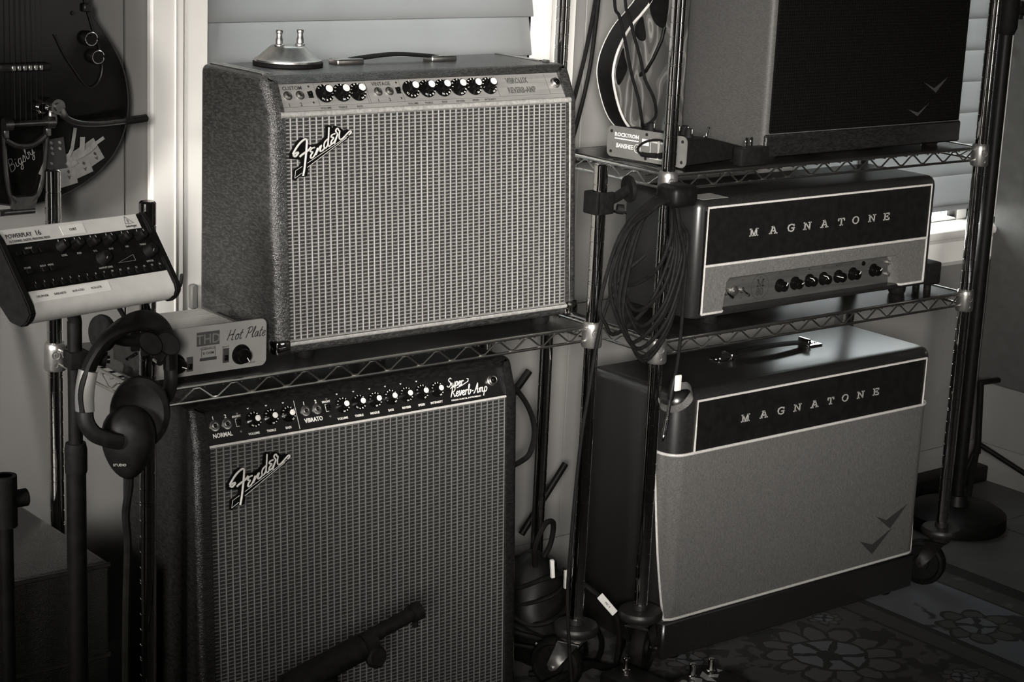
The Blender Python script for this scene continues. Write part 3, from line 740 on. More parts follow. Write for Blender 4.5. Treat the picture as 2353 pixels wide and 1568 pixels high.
def jewel(parent, M, lens):
    o0, ez = M.translation, M.to_3x3() @ V((0, 0, 1))
    b = B(); lathe(b, [(0, .0002), (.0095, .0002), (.0095, .0016), (.0078, .0026), (.0080, .0070), (.0072, .0078), (.0058, .0070), (0, .0066)], o0, ez, 22); j = obj('pilot_light', b, 'steel', parent)
    b = B(); lathe(b, [(.0057, .0068), (.005, .0095), (.003, .0112), (0, .0118)], o0, ez, 8); obj('jewel', b, lens, j)
def strap_handle(parent, x0, x1, y, z, m_cap, wid=.024, rise=.013):
    b = B(); L = x1-x0
    pts = cr([(x0+.03, y, z+.007), (x0+L*.22, y, z+.010), (x0+L*.36, y, z+rise), (x0+L*.5, y, z+rise+.0015), (x0+L*.64, y, z+rise), (x1-L*.22, y, z+.010), (x1-.03, y, z+.007)], 5)
    tube(b, pts, .0035, 10, flat=(1, wid/.007), up=(0, 1, 0)); h = obj('handle', b, 'rubber', parent)
    for xa, xb in ((x0, x0+.055), (x1-.055, x1)):
        b = B(); box(b, xa, xb, y-wid*.62, y+wid*.62, z, z+.0105, .0035, 3); obj('end_cap', b, m_cap, h)
def corner_cap(parent, x, y, z, sx, m='chrome'):
    b = B(); d = .030
    box(b, min(x, x+sx*d), max(x, x+sx*d), y-.0018, y+.026, z-.0016, z+.026, .006, 3)
    obj('corner_protector', b, m, parent)
def foot(parent, x, y, z0, z1, r=.016):
    b = B(); lathe(b, [(0, z0), (r*.86, z0), (r, z0+.004), (r*1.05, z1), (0, z1)], (x, y, 0), seg=16); obj('foot', b, 'rubber', parent)
def rear(parent, x0, x1, y, z0, z1):
    b = B(); box(b, x0, x1, y-.001, y+.004, z0, z0+(z1-z0)*.3, .002, 1); box(b, x0, x1, y-.001, y+.004, z1-(z1-z0)*.3, z1, .002, 1); obj('back_panel', b, 'black_tolex', parent)
# --- silver-panel combo on the rack
X0, X1 = .250, .880
A = thing('guitar_amplifier', 'silver-panel combo amplifier with pale sparkly grille, on top of the left rack', 'amplifier', ((X0+X1)/2, .17, LZ))
prof = [(.0385, .7225), (.0660, 1.1055), (.0965, 1.1635), (.2880, 1.1635), (.2880, .7225)]
combo_cabinet(X0, X1, prof, 'silver_tolex', A)
G0, G1 = (.0435, .740), (.0685, 1.1065)
MG = face_frame(G0, G1, 0, 0)
b = B(); box(b, X0+.020, X1-.0185, 0, .3648, -.004, .0004, M=MG); obj('grille_cloth', b, 'grille_silver', A)
b = B()
for (xa, ya, xb, yb) in ((X0+.0195, .0005, X1-.0185, .0005), (X0+.0195, .3655, X1-.0185, .3655)):
    tube(b, [MG @ V((xa, ya, .0012)), MG @ V((xb, yb, .0012))], .0050, 10)
tube(b, [MG @ V((X1-.0185, 0, .0006)), MG @ V((X1-.0185, .366, .0006))], .0032, 8)
obj('grille_piping', b, 'piping', A)
logo(MG @ MX.Translation((.3418, .3031, 0)), A)
P0, P1 = (.068, 1.107), (.100, 1.152)
MP = face_frame(P0, P1, 0, 0)
def at(u, v): return MP @ MX.Translation((u, v, 0))
b = B(); box(b, X0+.019, X1-.0165, .0015, .0525, -.003, 0, .0008, 1, MP); obj('control_panel', b, 'panel_silver', A); PAN = bpy.data.objects[[o.name for o in A.children if o.name.startswith('control_panel')][-1]]
b = B()
for s_, u, v, sz in (('CUSTOM', .305, .0442, .0072), ('VINTAGE', .476, .0450, .0072), ('1', .2905, .0148, .0068), ('2', .3125, .0152, .0068), ('1', .461, .0152, .0068), ('2', .4835, .0157, .0068)):
    text(b, s_, sz*1.25, at(u, v), weight=.01)
for s_, u in (('VOLUME', .3564), ('TREBLE', .3881), ('BASS', .421), ('VOLUME', .527), ('TREBLE', .5586), ('BASS', .5914), ('REVERB', .6246), ('SPEED', .657), ('INTENSITY', .6885)):
    text(b, s_, .0052, at(u, .0062), weight=.006)
for s_, u, v in (('VIBROLUX', .7585, .0398), ('REVERB-AMP', .7630, .0216)):
    text(b, s_, .0148 if s_[0] == 'V' else .0150, at(u, v), weight=.035, sx=.66 if s_[0] == 'V' else .72)
for u in (.3465, .4415, .4455, .5128, .7115, .8230): ribbon(b, [(u, .011), (u, .051)], .0004, MP, .0002)
ribbon(b, [(X0+.022, .0105), (X1-.014, .0105)], .0004, MP, .0002)
obj('lettering', b, 'ink', PAN, kind='stuff')
b = B()                                                                    # stripes cut through the model lettering
for i in range(36): ribbon(b, [(.7255+i*.0021, .0140), (.7285+i*.0021, .0470)], .00045, at(0, 0) @ MX.Translation((0, 0, .0002)), .0003)
obj('letter_stripes', b, 'panel_silver', PAN, kind='stuff')
KX = [.3615, .394, .4247, .5309, .5636, .5961, .629, .6614, .6938]
KA = [1.2, 1.75, 2.15, .9, 1.3, 1.45, 1.9, 2.1, 2.2]
for u, a in zip(KX, KA): knob(A, at(u, .0314), a+pi*.55, .0160, .0066, .0185, True)
for u in (.2923, .3152, .4654, .4878): jack(A, at(u, .0305))
for u in (.3351, .5058): slide_switch(A, at(u, .031))
jewel(A, at(.8405, .0307), 'gloss')
strap_handle(A, .455, .705, .205, 1.1630, 'steel')
for x, y, s in ((X0, .0385, 1), (X1, .0385, -1)): corner_cap(A, x-.0018*s, y, .7225, s)
for x, s in ((X0, 1), (X1, -1)):
    b = B(); box(b, min(x-.0018*s, x+.028*s), max(x-.0018*s, x+.028*s), .264, .2898, .7209, .748, .006, 3); obj('corner_protector', b, 'chrome', A)
b = B(); box(b, X0+.012, X0+.022, .112, .276, 1.1632, 1.1652, .0006, 1); box(b, X0+.027, X0+.035, .118, .270, 1.1632, 1.1646, .0005, 1); obj('tilt_bracket', b, 'steel', A)
b = B(); box(b, X1-.026, X1-.014, .150, .276, 1.1632, 1.1650, .0006, 1); cyl(b, (X1-.020, .130, 1.164), (X1-.020, .142, 1.164), .004, 8); obj('tilt_bracket', b, 'steel', A)
for x in (X0+.067, X1-.067):
    for y in (.062, .262): foot(A, x, y, LZ-.0004, .7228)
rear(A, X0+.02, X1-.02, .288, .735, 1.15)
# --- black-panel combo standing in the rack
X0, X1 = .078, .718
S = thing('guitar_amplifier', 'black-panel combo amplifier with darker sparkly grille, standing under the left rack shelf', 'amplifier', ((X0+X1)/2, .12, 0))
prof = [(-.0375, .048), (-.0045, .606), (.0190, .6690), (.2400, .6690), (.2400, .048)]
combo_cabinet(X0, X1, prof, 'black_tolex', S)
G0, G1 = (-.030, .060), (0, .607)
MG = face_frame(G0, G1, 0, 0)
gl = sqrt(.03**2+.547**2)
b = B(); box(b, X0+.0215, X1-.0205, .004, gl-.003, -.004, .0008, M=MG); obj('grille_cloth', b, 'grille_dimmed', S)
b = B(); tube(b, [MG @ V((X0+.0215, gl-.002, .001)), MG @ V((X1-.021, gl-.002, .001))], .0022, 8); obj('grille_piping', b, 'bead', S)
b = B(); tube(b, [MG @ V((X0+.0205, .002, .0)), MG @ V((X1-.0195, .002, .0))], .004, 8); obj('lower_piping', b, 'piping', S)
logo(MG @ MX.Translation((.1925, .4800, 0)), S)
P0, P1 = (.0, .607), (.022, .652); MP = face_frame(P0, P1, 0, 0)
b = B(); box(b, X0+.020, X1-.0195, .0005, .0500, -.003, 0, .0006, 1, MP); PAN = obj('control_panel', b, 'panel_black', S)
b = B()
tube(b, [MP @ V((X1-.0198, .0005, .0002)), MP @ V((X1-.0198, .0495, .0002))], .0009, 6); ribbon(b, [(.2722, .002), (.2722, .049)], .0011, MP, .0003)
obj('panel_edging', b, 'bead', PAN)
b = B(); tube(b, [MP @ V((X0+.021, .0498, 0)), MP @ V((X1-.021, .0498, 0))], .0004, 5); tube(b, [MP @ V((X0+.0205, .0005, 0)), MP @ V((X0+.0205, .0495, 0))], .0004, 5); obj('panel_groove', b, 'darkmetal', PAN)
b = B()
for s_, u in (('NORMAL', .1333), ('VIBRATO', .3013)): text(b, s_, .0098, at(u, .0140), weight=.02, sx=.86)
for s_, u in (('1', .1225), ('2', .1448), ('1', .2896), ('2', .3122)): text(b, s_, .0080, at(u, .0423), weight=.015)
for u in (.1642, .3318): text(b, 'BRIGHT', .0046, at(u, .0392), weight=.01)
for s_, u in (('VOLUME', .1885), ('TREBLE', .2203), ('BASS', .2522), ('VOLUME', .356), ('TREBLE', .3882), ('MIDDLE', .4194), ('BASS', .4518), ('REVERB', .4834), ('SPEED', .5146), ('INTENSITY', .5458)):
    text(b, s_, .0052, at(u, .0079), weight=.022)
text(b, 'FENDER MUSICAL INSTRUMENTS', .0036, at(.6085, .0063), weight=.012, sx=1.2)
script(b, 'Super', .0150, at(.5745, .0296), .0016, .3)
ribbon(b, [(.5935, .0262), (.6050, .0290), (.6200, .0345), (.6215, .0385), (.6185, .0395)], .0013, MP, .0004)
script(b, 'Reverb-Amp', .0165, at(.5760, .0122), .0016, .3)
for u in (.1868, .2203, .2518, .3545, .3870, .4190, .4505, .4820, .5145): prism(b, [MP @ V((u-.0022, .0492, .0002)), MP @ V((u, .0468, .0002)), MP @ V((u+.0022, .0492, .0002))], (MP.to_3x3() @ V((0, 0, 1)))*.0003)
obj('lettering', b, 'white', PAN, kind='stuff')
KX = [.1928, .2246, .2566, .3605, .3928, .4245, .4562, .4878, .5202, .5518]
KA = [1.4, 2.0, 2.5, 1.9, 1.2, 1.9, 2.6, 1.9, 2.2, 2.3]
for u, a in zip(KX, KA): knob(S, at(u, .0292), a+pi*.5, .0132, .0050, .0155, True)
for u in (.1223, .1443, .2895, .3115): jack(S, at(u, .0297), .0058)
for u in (.1655, .3330): slide_switch(S, at(u, .0290), .008, .010, True)
jewel(S, at(.6690, .0288), 'gloss')
for x in (X0+.07, X1-.07):
    for y in (.0, .20):
        b = B(); lathe(b, [(0, 0), (.018, 0), (.020, .005), (.018, .049), (0, .049)], (x, y, 0), seg=14); obj('foot', b, 'rubber', S)
for x, s in ((X0, 1), (X1, -1)): corner_cap(S, x-.0018*s, -.0375, .048, s)
rear(S, X0+.02, X1-.02, .240, .06, .655)
strap_handle(S, .28, .52, .13, .6686, 'steel', rise=.008)
# ------------------------------------------------------------------ piped cabinets with slab-serif badges
def rounded_front(bm, x0, x1, y0, y1, R, n=7):
    """plan outline of a cabinet with rounded front corners, front at y0"""
    pts = [(x0, y1)]
    for i in range(n+1):
        a = pi+pi/2*i/n; pts.append((x0+R+R*cos(a), y0+R+R*sin(a)))
    for i in range(n+1):
        a = 1.5*pi+pi/2*i/n; pts.append((x1-R+R*cos(a), y0+R+R*sin(a)))
    pts.append((x1, y1)); return pts
def round_body(x0, x1, y0, y1, z0, z1, R, top=.018):
    b = B(); fs = prism(b, [(x, y, z0) for x, y in rounded_front(b, x0, x1, y0, y1, R)], (0, 0, z1-z0))
    b.normal_update()
    es = [e for e in b.edges if all(abs(v.co.z-z1) < 1e-6 for v in e.verts)]
    bmesh.ops.bevel(b, geom=es, offset=top, segments=4, affect='EDGES', profile=.5)
    es = [e for e in b.edges if all(abs(v.co.z-z0) < 1e-6 for v in e.verts)]
    bmesh.ops.bevel(b, geom=es, offset=.006, segments=2, affect='EDGES', profile=.5)
    return b
def bead(b, pts, r=.0027, closed=False): tube(b, pts, r, 8, closed=closed)
def badge_letters(parent, xs, y, z, size):
    for ch, x in zip('MAGNATONE', xs):
        b = B(); slab_letter(b, ch, size, frame((x, y, z), (1, 0, 0), (0, 0, 1))); obj('badge_letter', b, 'pale', parent)
def chevron(b, pts, y, d):
    prism(b, [(x, y, z) for x, z in pts], (0, -d, 0))
# --- speaker cabinet on the floor, inside the right rack
X0, X1, R = 1.104, 1.853, .032
t = thing('speaker_cabinet', 'big speaker cabinet with pale grey grille, standing on the rug in the right rack', 'speaker', ((X0+X1)/2, .125, 0))
obj('cabinet', round_body(X0, X1, 0, .250, .020, .549, R, .020), 'dark_tolex', t)
# grille cloth bent round both front corners; its side edges lean forward towards the floor
def wrapped(x0, x1, y0, R, z0, z1, ytop, ybot, out, nz=10, na=8):
    """grid of points: rows by height, columns round the corners"""
    rows = []
    for i in range(nz+1):
        z = z0+(z1-z0)*i/nz; ye = ybot+(ytop-ybot)*i/nz
        row = []
        ys = y0+R
        r = R+out
        if ye >= ys:
            row.append((x0-out, ye)); a0 = pi
        else:
            a0 = pi+math.asin(min(1, (ys-ye)/r))
        for k in range(na+1):
            a = a0+(1.5*pi-a0)*k/na; row.append((x0+R+r*cos(a), y0+R+r*sin(a)))
        if ye < ys: row.insert(0, row[0])
        row2 = [(x0+x1-x, y) for x, y in row[::-1]]
        full = row+[(x0+R+(x1-x0-2*R)*q/6, y0-out) for q in range(1, 6)]+row2
        rows.append([V((x, y, z)) for x, y in full])
    return rows
rows = wrapped(X0, X1, 0, R, .094, .427, .047, .006, .0020)
b = B(); vv = [[b.verts.new(p) for p in r] for r in rows]
for i in range(len(vv)-1):
    for j in range(len(vv[0])-1):
        q = []
        for v in (vv[i][j], vv[i][j+1], vv[i+1][j+1], vv[i+1][j]):
            if not any((v.co-w_.co).length < 1e-7 for w_ in q): q.append(v)
        if len(q) > 2: b.faces.new(q)
obj('grille_cloth', b, 'cloth_grey', t)
b = B()
top = [p+V((0, -.0005, 0)) for p in rows[-1]]; bot = [p.copy() for p in rows[0]]
bead(b, top, .0030); bead(b, bot, .0028)
for s in (0, -1): bead(b, [r[s] for r in rows], .0024)
xl, xr, zt = 1.160, 1.8255, .529
bead(b, [(xl, -.0015, .428), (xl, -.0015, zt), (xr, -.0015, zt), (xr, -.0015, .428)], .0024)
obj('piping', b, 'bead', t)
b = B(); box(b, xl, xr, -.0012, .004, .428, zt); obj('badge_panel', b, 'panel_black', t)
badge_letters(t, [1.292, 1.343, 1.391, 1.438, 1.488, 1.535, 1.578, 1.625, 1.672], -.0012, .477, .0152)
b = B(); box(b, X0+.004, X1-.004, -.0026, .1, .012, .089, .004, 1); obj('plinth', b, 'dark_tolex', t)
b = B()
chevron(b, [(1.708, .199), (1.743, .184), (1.806, .208), (1.757, .163)], -.0022, .0008); o = obj('chevron_mark', b, 'chevron', t); o['label'] = 'upper dark chevron on the grille'
b = B(); chevron(b, [(1.664, .151), (1.705, .137), (1.762, .162), (1.706, .115)], -.0022, .0008); o = obj('chevron_mark', b, 'chevron', t); o['label'] = 'lower dark chevron on the grille'
for x in (X0+.06, X1-.06):
    for y in (.03, .21): foot(t, x, y, 0, .022, .018)
b = B(); L = (1.375, 1.615)
tube(b, cr([(L[0], .147, .556), (1.43, .147, .560), (1.50, .147, .5615), (1.56, .147, .560), (L[1], .147, .556)], 5), .0035, 10, flat=(1, 4), up=(0, 1, 0)); h = obj('handle', b, 'rubber', t)
for x in L:
    s = 1 if x < 1.5 else -1
    b = B(); box(b, min(x-.032*s, x+.012*s), max(x-.032*s, x+.012*s), .131, .163, .5488, .5525, .0015, 1)
    box(b, min(x+.004*s, x+.012*s), max(x+.004*s, x+.012*s), .131, .163, .5525, .566, .002, 1)
    lathe(b, [(.0035, 0), (.003, .0018), (0, .0024)], (x-.014*s, .147, .5525), (0, 0, 1), 10); lathe(b, [(.0035, 0), (.003, .0018), (0, .0024)], (x-.025*s, .147, .5525), (0, 0, 1), 10)
    obj('handle_plate', b, 'chrome', h)
# --- amplifier head on the middle shelf
X0, X1, YF = 1.148, 1.836, .020
t = thing('amplifier_head', 'dark amplifier head with pale piping, on the middle shelf of the right rack', 'amplifier', ((X0+X1)/2, .12, RM))
b = round_body(X0, X1, YF, .218, .683, .913, .020, .020)
b.normal_update()
ff = [f for f in b.faces if f.normal.y < -.98]
r = bmesh.ops.inset_region(b, faces=ff, thickness=.004, depth=0); b.normal_update()
ex = bmesh.ops.extrude_face_region(b, geom=ff); bmesh.ops.delete(b, geom=ff, context='FACES')
for v in ex['geom']:
    if isinstance(v, bmesh.types.BMVert): v.co.y += .040
obj('cabinet', b, 'dark_tolex', t)
xa, xb = X0+.0245, X1-.0245
b = B(); box(b, xa, xb, YF-.0015, YF+.012, .785, .8955); obj('badge_panel', b, 'panel_black', t)
badge_letters(t, [1.297, 1.350, 1.399, 1.445, 1.494, 1.543, 1.585, 1.634, 1.678], YF-.0015, .840, .0152)
b = B()                                                              # front cloth: an upside-down U round the control recess
rl0, rl1, rr1, rr0, rt = 1.229, 1.236, 1.730, 1.737, .756
Uo = [(xa, .784), (xa, .692), (rl0, .692), (rl1, rt-.008), (rl1+.008, rt), (rr1-.008, rt), (rr1, rt-.008), (rr0, .692), (xb, .692), (xb, .784)]
def strip(pts, y0, y1, inn):
    pass
def quad(b, a, c, d, e): b.faces.new([b.verts.new(V(p)) for p in (a, c, d, e)])
f0 = YF+.001
for poly in ([(xa, .692), (rl0, .692), (rl1, rt-.008), (rl1, .784), (xa, .784)], [(rl1, rt-.008), (rl1+.008, rt), (rr1-.008, rt), (rr1, rt-.008), (rr1, .784), (rl1, .784)], [(rr0, .692), (xb, .692), (xb, .784), (rr1, .784), (rr1, rt-.008)]):
    b.faces.new([b.verts.new((x, f0, z)) for x, z in poly])
inner = [(rl0, .692), (rl1, rt-.008), (rl1+.008, rt), (rr1-.008, rt), (rr1, rt-.008), (rr0, .692)]
for (p, q) in zip(inner, inner[1:]):
    for k in range(4):                                            # cloth rolls inwards into the recess
        def pt(s, k):
            a = k/4*pi/2; cx_ = 1.483; dx = (1 if s[0] < cx_ else -1)*(1-cos(a))*.010 if abs(s[0]-cx_) > .2 and s[1] < rt-.001 else 0
            dz = -(1-cos(a))*.008 if s[1] > rt-.010 else 0
            return (s[0]+dx, f0+sin(a)*.026, s[1]+dz)
        quad(b, pt(p, k), pt(q, k), pt(q, k+1), pt(p, k+1))
bmesh.ops.remove_doubles(b, verts=b.verts, dist=1e-5)
obj('front_cloth', b, 'cloth_head', t)
CY = YF+.024
b = B(); box(b, rl0-.004, rr0+.004, CY, CY+.006, .684, rt+.002); PAN = obj('control_panel', b, 'panel_brown', t)
b = B(); box(b, X0+.021, X1-.021, YF+.004, YF+.045, .6835, .6905, .002, 1); obj('lower_lip', b, 'dark_tolex', t)
b = B(); y = YF-.0015
bead(b, [(xa, y, .692), (xa, y, .8960), (xb, y, .8960), (xb, y, .692)], .0024)
bead(b, [(xa, y, .7845), (xb, y, .7845)], .0027)
for p in ([(xa, y, .692), (rl0-.004, y, .692), (rl0+.002, y+.004, .6925)], [(xb, y, .692), (rr0+.004, y, .692), (rr0-.002, y+.004, .6925)]): bead(b, p, .0026)
obj('piping', b, 'bead', t)
for k, (x, z, a) in enumerate([(1.407, .7195, .9), (1.450, .720, .3), (1.491, .721, 2.3), (1.532, .721, 2.25), (1.576, .721, 2.9), (1.619, .722, .8), (1.682, .7235, .6)]):
    b = B(); lathe(b, [(0, 0), (.0135, 0), (.0135, .002), (.0105, .004), (.0095, .016), (.0085, .0172), (0, .0172)], (x, CY, z), (0, -1, 0), 20); kn = obj('knob', b, 'gloss', t)
    M = frame((x, CY-.0045, z), (1, 0, 0), (0, 0, 1)); b = B()
    d = V((cos(a), sin(a), 0)); p = M @ (d*.0094); q = M @ (d*.0094+V((0, 0, .0125))); r_ = M @ (d*.003+V((0, 0, .0128)))
    tube(b, [p, q, r_], .0009, 6); obj('pointer', b, 'white', kn)
for x, s in ((1.258, 1), (1.301, -1)):
    b = B(); lathe(b, [(0, 0), (.0065, 0), (.0065, .002), (.0038, .0028), (.0036, .006), (0, .006)], (x, CY, .7215), (0, -1, 0), 14); sw = obj('toggle_switch', b, 'steel', t)
    b = B(); tube(b, [(x, CY-.005, .7215), (x+.003, CY-.012, .7165), (x+.005, CY-.018, .7135)], [.0016, .0022, .0028], 10); obj('toggle_lever', b, 'chrome', sw)
b = B(); lathe(b, [(0, 0), (.010, 0), (.010, .003), (.007, .004), (.006, .009), (0, .0095)], (1.280, CY, .722), (0, -1, 0), 18); obj('pilot_light', b, 'steel', t)
for z in (.736, .711):
    b = B(); lathe(b, [(0, 0), (.0075, 0), (.0075, .0015), (.0052, .002), (.0048, .006), (.003, .006), (.003, .001), (0, .001)], (1.726, CY, z), (0, -1, 0), 16); obj('input_jack', b, 'steel', t)
b = B(); lathe(b, [(0, 0), (.005, 0), (.0045, .002), (0, .003)], (1.650, CY, .7405), (0, -1, 0), 14); obj('standby_lamp', b, 'gloss', t)
b = B(); M = frame((1.352, CY-.0001, .723), (1, 0, 0), (0, 0, 1))
ribbon(b, [(.0240*cos(a*pi/16), .0245*sin(a*pi/16)) for a in range(32)], .0009, M, .0003, closed=True)
slab_letter(b, 'M', .0145, M @ MX.Translation((0, .0075, 0)))
ribbon(b, [(-.003, .017), (0, .0205), (.0035, .0165)], .001, M, .0003)
text(b, '80', .022, M @ MX.Translation((0, -.0095, 0)), weight=.02, sx=.9)
for s_, u in (('VOL', 1.407), ('TREBLE', 1.450), ('MID', 1.491), ('BASS', 1.532), ('MASTER', 1.576), ('SPEED', 1.619), ('DEPTH', 1.682)): text(b, s_, .0050, M @ MX.Translation((u-1.352, .0215, 0)), weight=.005)
for u, v in ((1.243, .737), (1.303, .741), (1.243, .705), (1.300, .706)): text(b, 'ON', .005, M @ MX.Translation((u-1.352, v-.723, 0)), weight=.005)
obj('lettering', b, 'ink', PAN, kind='stuff')
for x in (X0+.08, X1-.06):
    for y_ in (.055, .185): foot(t, x, y_, RM-.0004, .685, .018)
# --- big dark cabinet on the top shelf, running out of the top of the picture
X0, X1 = 1.311, 1.893
t = thing('speaker_cabinet', 'tall near-black speaker cabinet with smooth grey side, on the top shelf at right', 'speaker', ((X0+X1)/2, .14, RT))
b = B(); box(b, X0, X1, .024, .256, .980, 1.60, .012, 3); obj('cabinet', b, 'grey_tolex', t)
b = B(); box(b, X0+.012, X1-.012, .0195, .030, 1.026, 1.585, .003, 1); obj('grille_cloth', b, 'cloth_dark', t)
b = B(); box(b, X0+.003, X1-.003, .021, .030, .9815, 1.024, .003, 1); obj('plinth', b, 'black_tolex', t)
b = B(); chevron(b, [(1.755, 1.109), (1.790, 1.095), (1.829, 1.116), (1.796, 1.086)], .0197, .0007); o = obj('chevron_mark', b, 'chevron', t); o['label'] = 'upper faint chevron on the grille'
b = B(); chevron(b, [(1.714, 1.056), (1.747, 1.047), (1.779, 1.066), (1.746, 1.040)], .0197, .0007)
o = obj('chevron_mark', b, 'chevron', t); o['label'] = 'lower faint chevron on the grille'
for x in (X0+.05, X1-.05):
    for y_ in (.06, .22): foot(t, x, y_, RT-.0004, .982, .017)
# ------------------------------------------------------------------ things on the racks
# two-button footswitch on the silver amplifier
t = thing('footswitch', 'small domed metal two-button footswitch sitting on the silver amplifier', 'footswitch', (.373, .214, 1.1635))
b = B(); lathe(b, [(0, 0), (.056, 0), (.058, .0015), (.058, .0062), (.056, .0075), (0, .0075)], (.373, .214, 1.1635), (0, 0, 1), 40); obj('rubber_base', b, 'rubber', t)
b = B(); lathe(b, [(.0555, .0072), (.0555, .0105), (.050, .0130), (.030, .0310), (.0265, .0330), (0, .0335)], (.373, .214, 1.1635), (0, 0, 1), 40); obj('dome', b, 'steel', t)
for x in (.354, .394):
    b = B(); lathe(b, [(0, 0), (.0085, 0), (.0085, .0018), (.0062, .0032), (.0062, .011), (.0050, .0126), (.0050, .0200), (.0060, .0212), (.0060, .0245), (.0052, .0256), (0, .0258)], (x, .211, 1.1968), (0, 0, 1), 16); obj('switch_button', b, 'steel', t)
# power attenuator
X0, X1, YF, Z0 = .018, .224, .028, LZ
t = thing('power_attenuator', 'pale front-panelled attenuator box with ribbed top, on the left rack shelf beside the silver amplifier', 'attenuator', (.121, .09, LZ))
b = B(); box(b, X0+.006, X1-.008, YF+.003, .160, Z0+.010, Z0+.066, .003, 2); obj('case', b, 'darkmetal', t)
b = B()
n = 22
for i in range(n):
    y = YF+.006+(.160-YF-.012)*i/(n-1); box(b, X0+.045, X1-.045, y-.0014, y+.0014, Z0+.065, Z0+.076)
obj('heat_sink_ribs', b, 'panel_silver', t, kind='stuff')
b = B()
pass
b.free()
for x in (X0+.040, X1-.043):
    b = B(); box(b, x, x+.003, YF+.004, .160, Z0+.065, Z0+.077, .0006, 1); obj('rib_rail', b, 'steel', t)
b = B(); pts = []
for (cx, cz, a0) in ((X1-.010, Z0+.076-.004, 0), (X0+.010, Z0+.076-.004, 90), (X0+.010, Z0+.016, 180), (X1-.010, Z0+.016, 270)):
    for k in range(5):
        a = radians(a0+k*22.5); pts.append((cx+.010*cos(a), YF, cz+.010*sin(a)))
prism(b, pts, (0, .0035, 0)); fp = obj('front_panel', b, mat('pale_panel_paint', .17, .45, var=.06), t)
MF = frame((0, YF-.0002, Z0), (1, 0, 0), (0, 0, 1))
def fx(x, z): return MF @ MX.Translation((x, z-Z0, 0))
b = B(); box(b, .099, .139, YF-.0006, YF, .7605, .7825); o = obj('maker_badge', b, mat('dark_badge', .035, .5), fp)
b = B(); text(b, 'THD', .0215, fx(.119, .7715) @ MX.Translation((0, 0, .0005)), weight=.01, sx=.95); obj('badge_letters', b, mat('dull_badge_letters', .10, .5), fp)
b = B(); script(b, 'Hot Plate', .0170, fx(.1520, .7640), .0014, .3)
text(b, 'ATTENUATOR', .0042, fx(.119, .7565)); text(b, '8 OHM', .0062, fx(.1195, .7485), weight=.01)
text(b, '- 4 dB', .0042, fx(.0865, .742)); text(b, 'BRIGHT', .0036, fx(.150, .7545)); text(b, 'LOUD', .0040, fx(.198, .7235)); text(b, 'OFF', .0040, fx(.066, .7235))
ribbon(b, [(.1075, .7425-Z0), (.1075, .7545-Z0), (.1315, .7545-Z0), (.1315, .7425-Z0)], .0007, MF, .0003)
obj('lettering', b, 'ink', fp, kind='stuff')
b = B(); box(b, .104, .134, YF-.0012, YF, .7365, .7415, .0006, 1); obj('meter_slot', b, 'ink', fp)
for x, z in ((.0865, .7345), (.150, .7405)):
    b = B(); box(b, x-.0055, x+.0055, YF-.002, YF, z-.0115, z+.0115, .0006, 1); s = obj('rocker_switch', b, 'ink', t)
    b = B(); box(b, x-.0035, x+.0035, YF-.004, YF-.002, z-.008, z+.001, .0008, 1); obj('rocker', b, 'gloss', s)
for x, z, a in ((.0625, .7370, -.35), (.178, .7385, -1.0)):
    b = B(); lathe(b, [(0, 0), (.0165, 0), (.0155, .003), (.0115, .005), (.0108, .015), (.0095, .0165), (0, .0165)], (x, YF, z), (0, -1, 0), 24); k = obj('knob', b, 'gloss', t)
    M = frame((x, YF-.0168, z), (1, 0, 0), (0, 0, 1)); b = B(); ribbon(b, [(.002*cos(a), .002*sin(a)), (.0105*cos(a), .0105*sin(a))], .0011, M, .0004); obj('pointer', b, 'white', k)
for x in (X0+.025, X1-.025):
    for y in (YF+.02, .145): foot(t, x, y, LZ-.0004, Z0+.011, .008)
# personal monitor mixer on a pole
MC = V((-.1301, -.1315, .8889)); ex, ey, ez = V((.948, .316, -.043)), V((-.153, .567, .809)), V((.28, -.76, .586))
Mm = MX((ex.normalized(), ey.normalized(), ex.cross(ey).normalized())).transposed().to_4x4(); Mm.translation = MC
Mm = Mm.to_3x3().to_4x4()
t = thing('monitor_mixer', 'small tilted monitor mixer with silver edges, on a black pole at far left', 'mixer', MC)
t.rotation_euler = Mm.to_euler(); L_ = True
I4 = MX.Identity(4)
def mx(u, v, h=.0): return MX.Translation((u, v, h))
W_ = .136
sec = [(.008, -.025), (.006, -.012), (.006, -.005), (.012, .0), (.126, .0), (.1275, -.004), (.1275, -.032), (.06, -.046)]
b = B(); prism(b, [(-W_, v, h) for v, h in sec], (2*W_, 0, 0)); obj('body', b, 'plastic', t, local=True)
b = B(); prism(b, [(-W_, v, h) for v, h in [(.0335, .0008), (.010, .0008), (.002, -.0015), (-.0028, -.008), (-.0036, -.020), (-.0015, -.028), (.004, -.020), (.0335, -.003)]], (2*W_, 0, 0)); o = obj('front_trim', b, 'mixer_silver', t, local=True); o['label'] = 'silver front edge with a white write-on label'
FT = o
b = B(); prism(b, [(-W_-.001, v, h) for v, h in [(.1045, .0008), (.1265, .0008), (.128, -.001), (.128, -.010), (.1045, -.003)]], (2*W_+.002-.012, 0, 0)); BT = obj('rear_trim', b, 'mixer_silver', t, local=True)
for s in (-1, 1):
    b = B()
    cap = [(-.006, -.024), (-.0055, -.010), (0, .001), (.012, .0045), (.110, .0045), (.129, .0005), (.1305, -.004), (.1305, -.030), (.06, -.050), (.01, -.040)]
    prism(b, [(s*(W_-.0005) if s > 0 else s*(W_-.0005)-.012, v, h) for v, h in cap], (.012, 0, 0))
    b.normal_update(); bmesh.ops.bevel(b, geom=[e for e in b.edges if e.calc_length() > .008], offset=.0018, segments=2, affect='EDGES')
    obj('end_cheek', b, 'plastic', t, local=True)
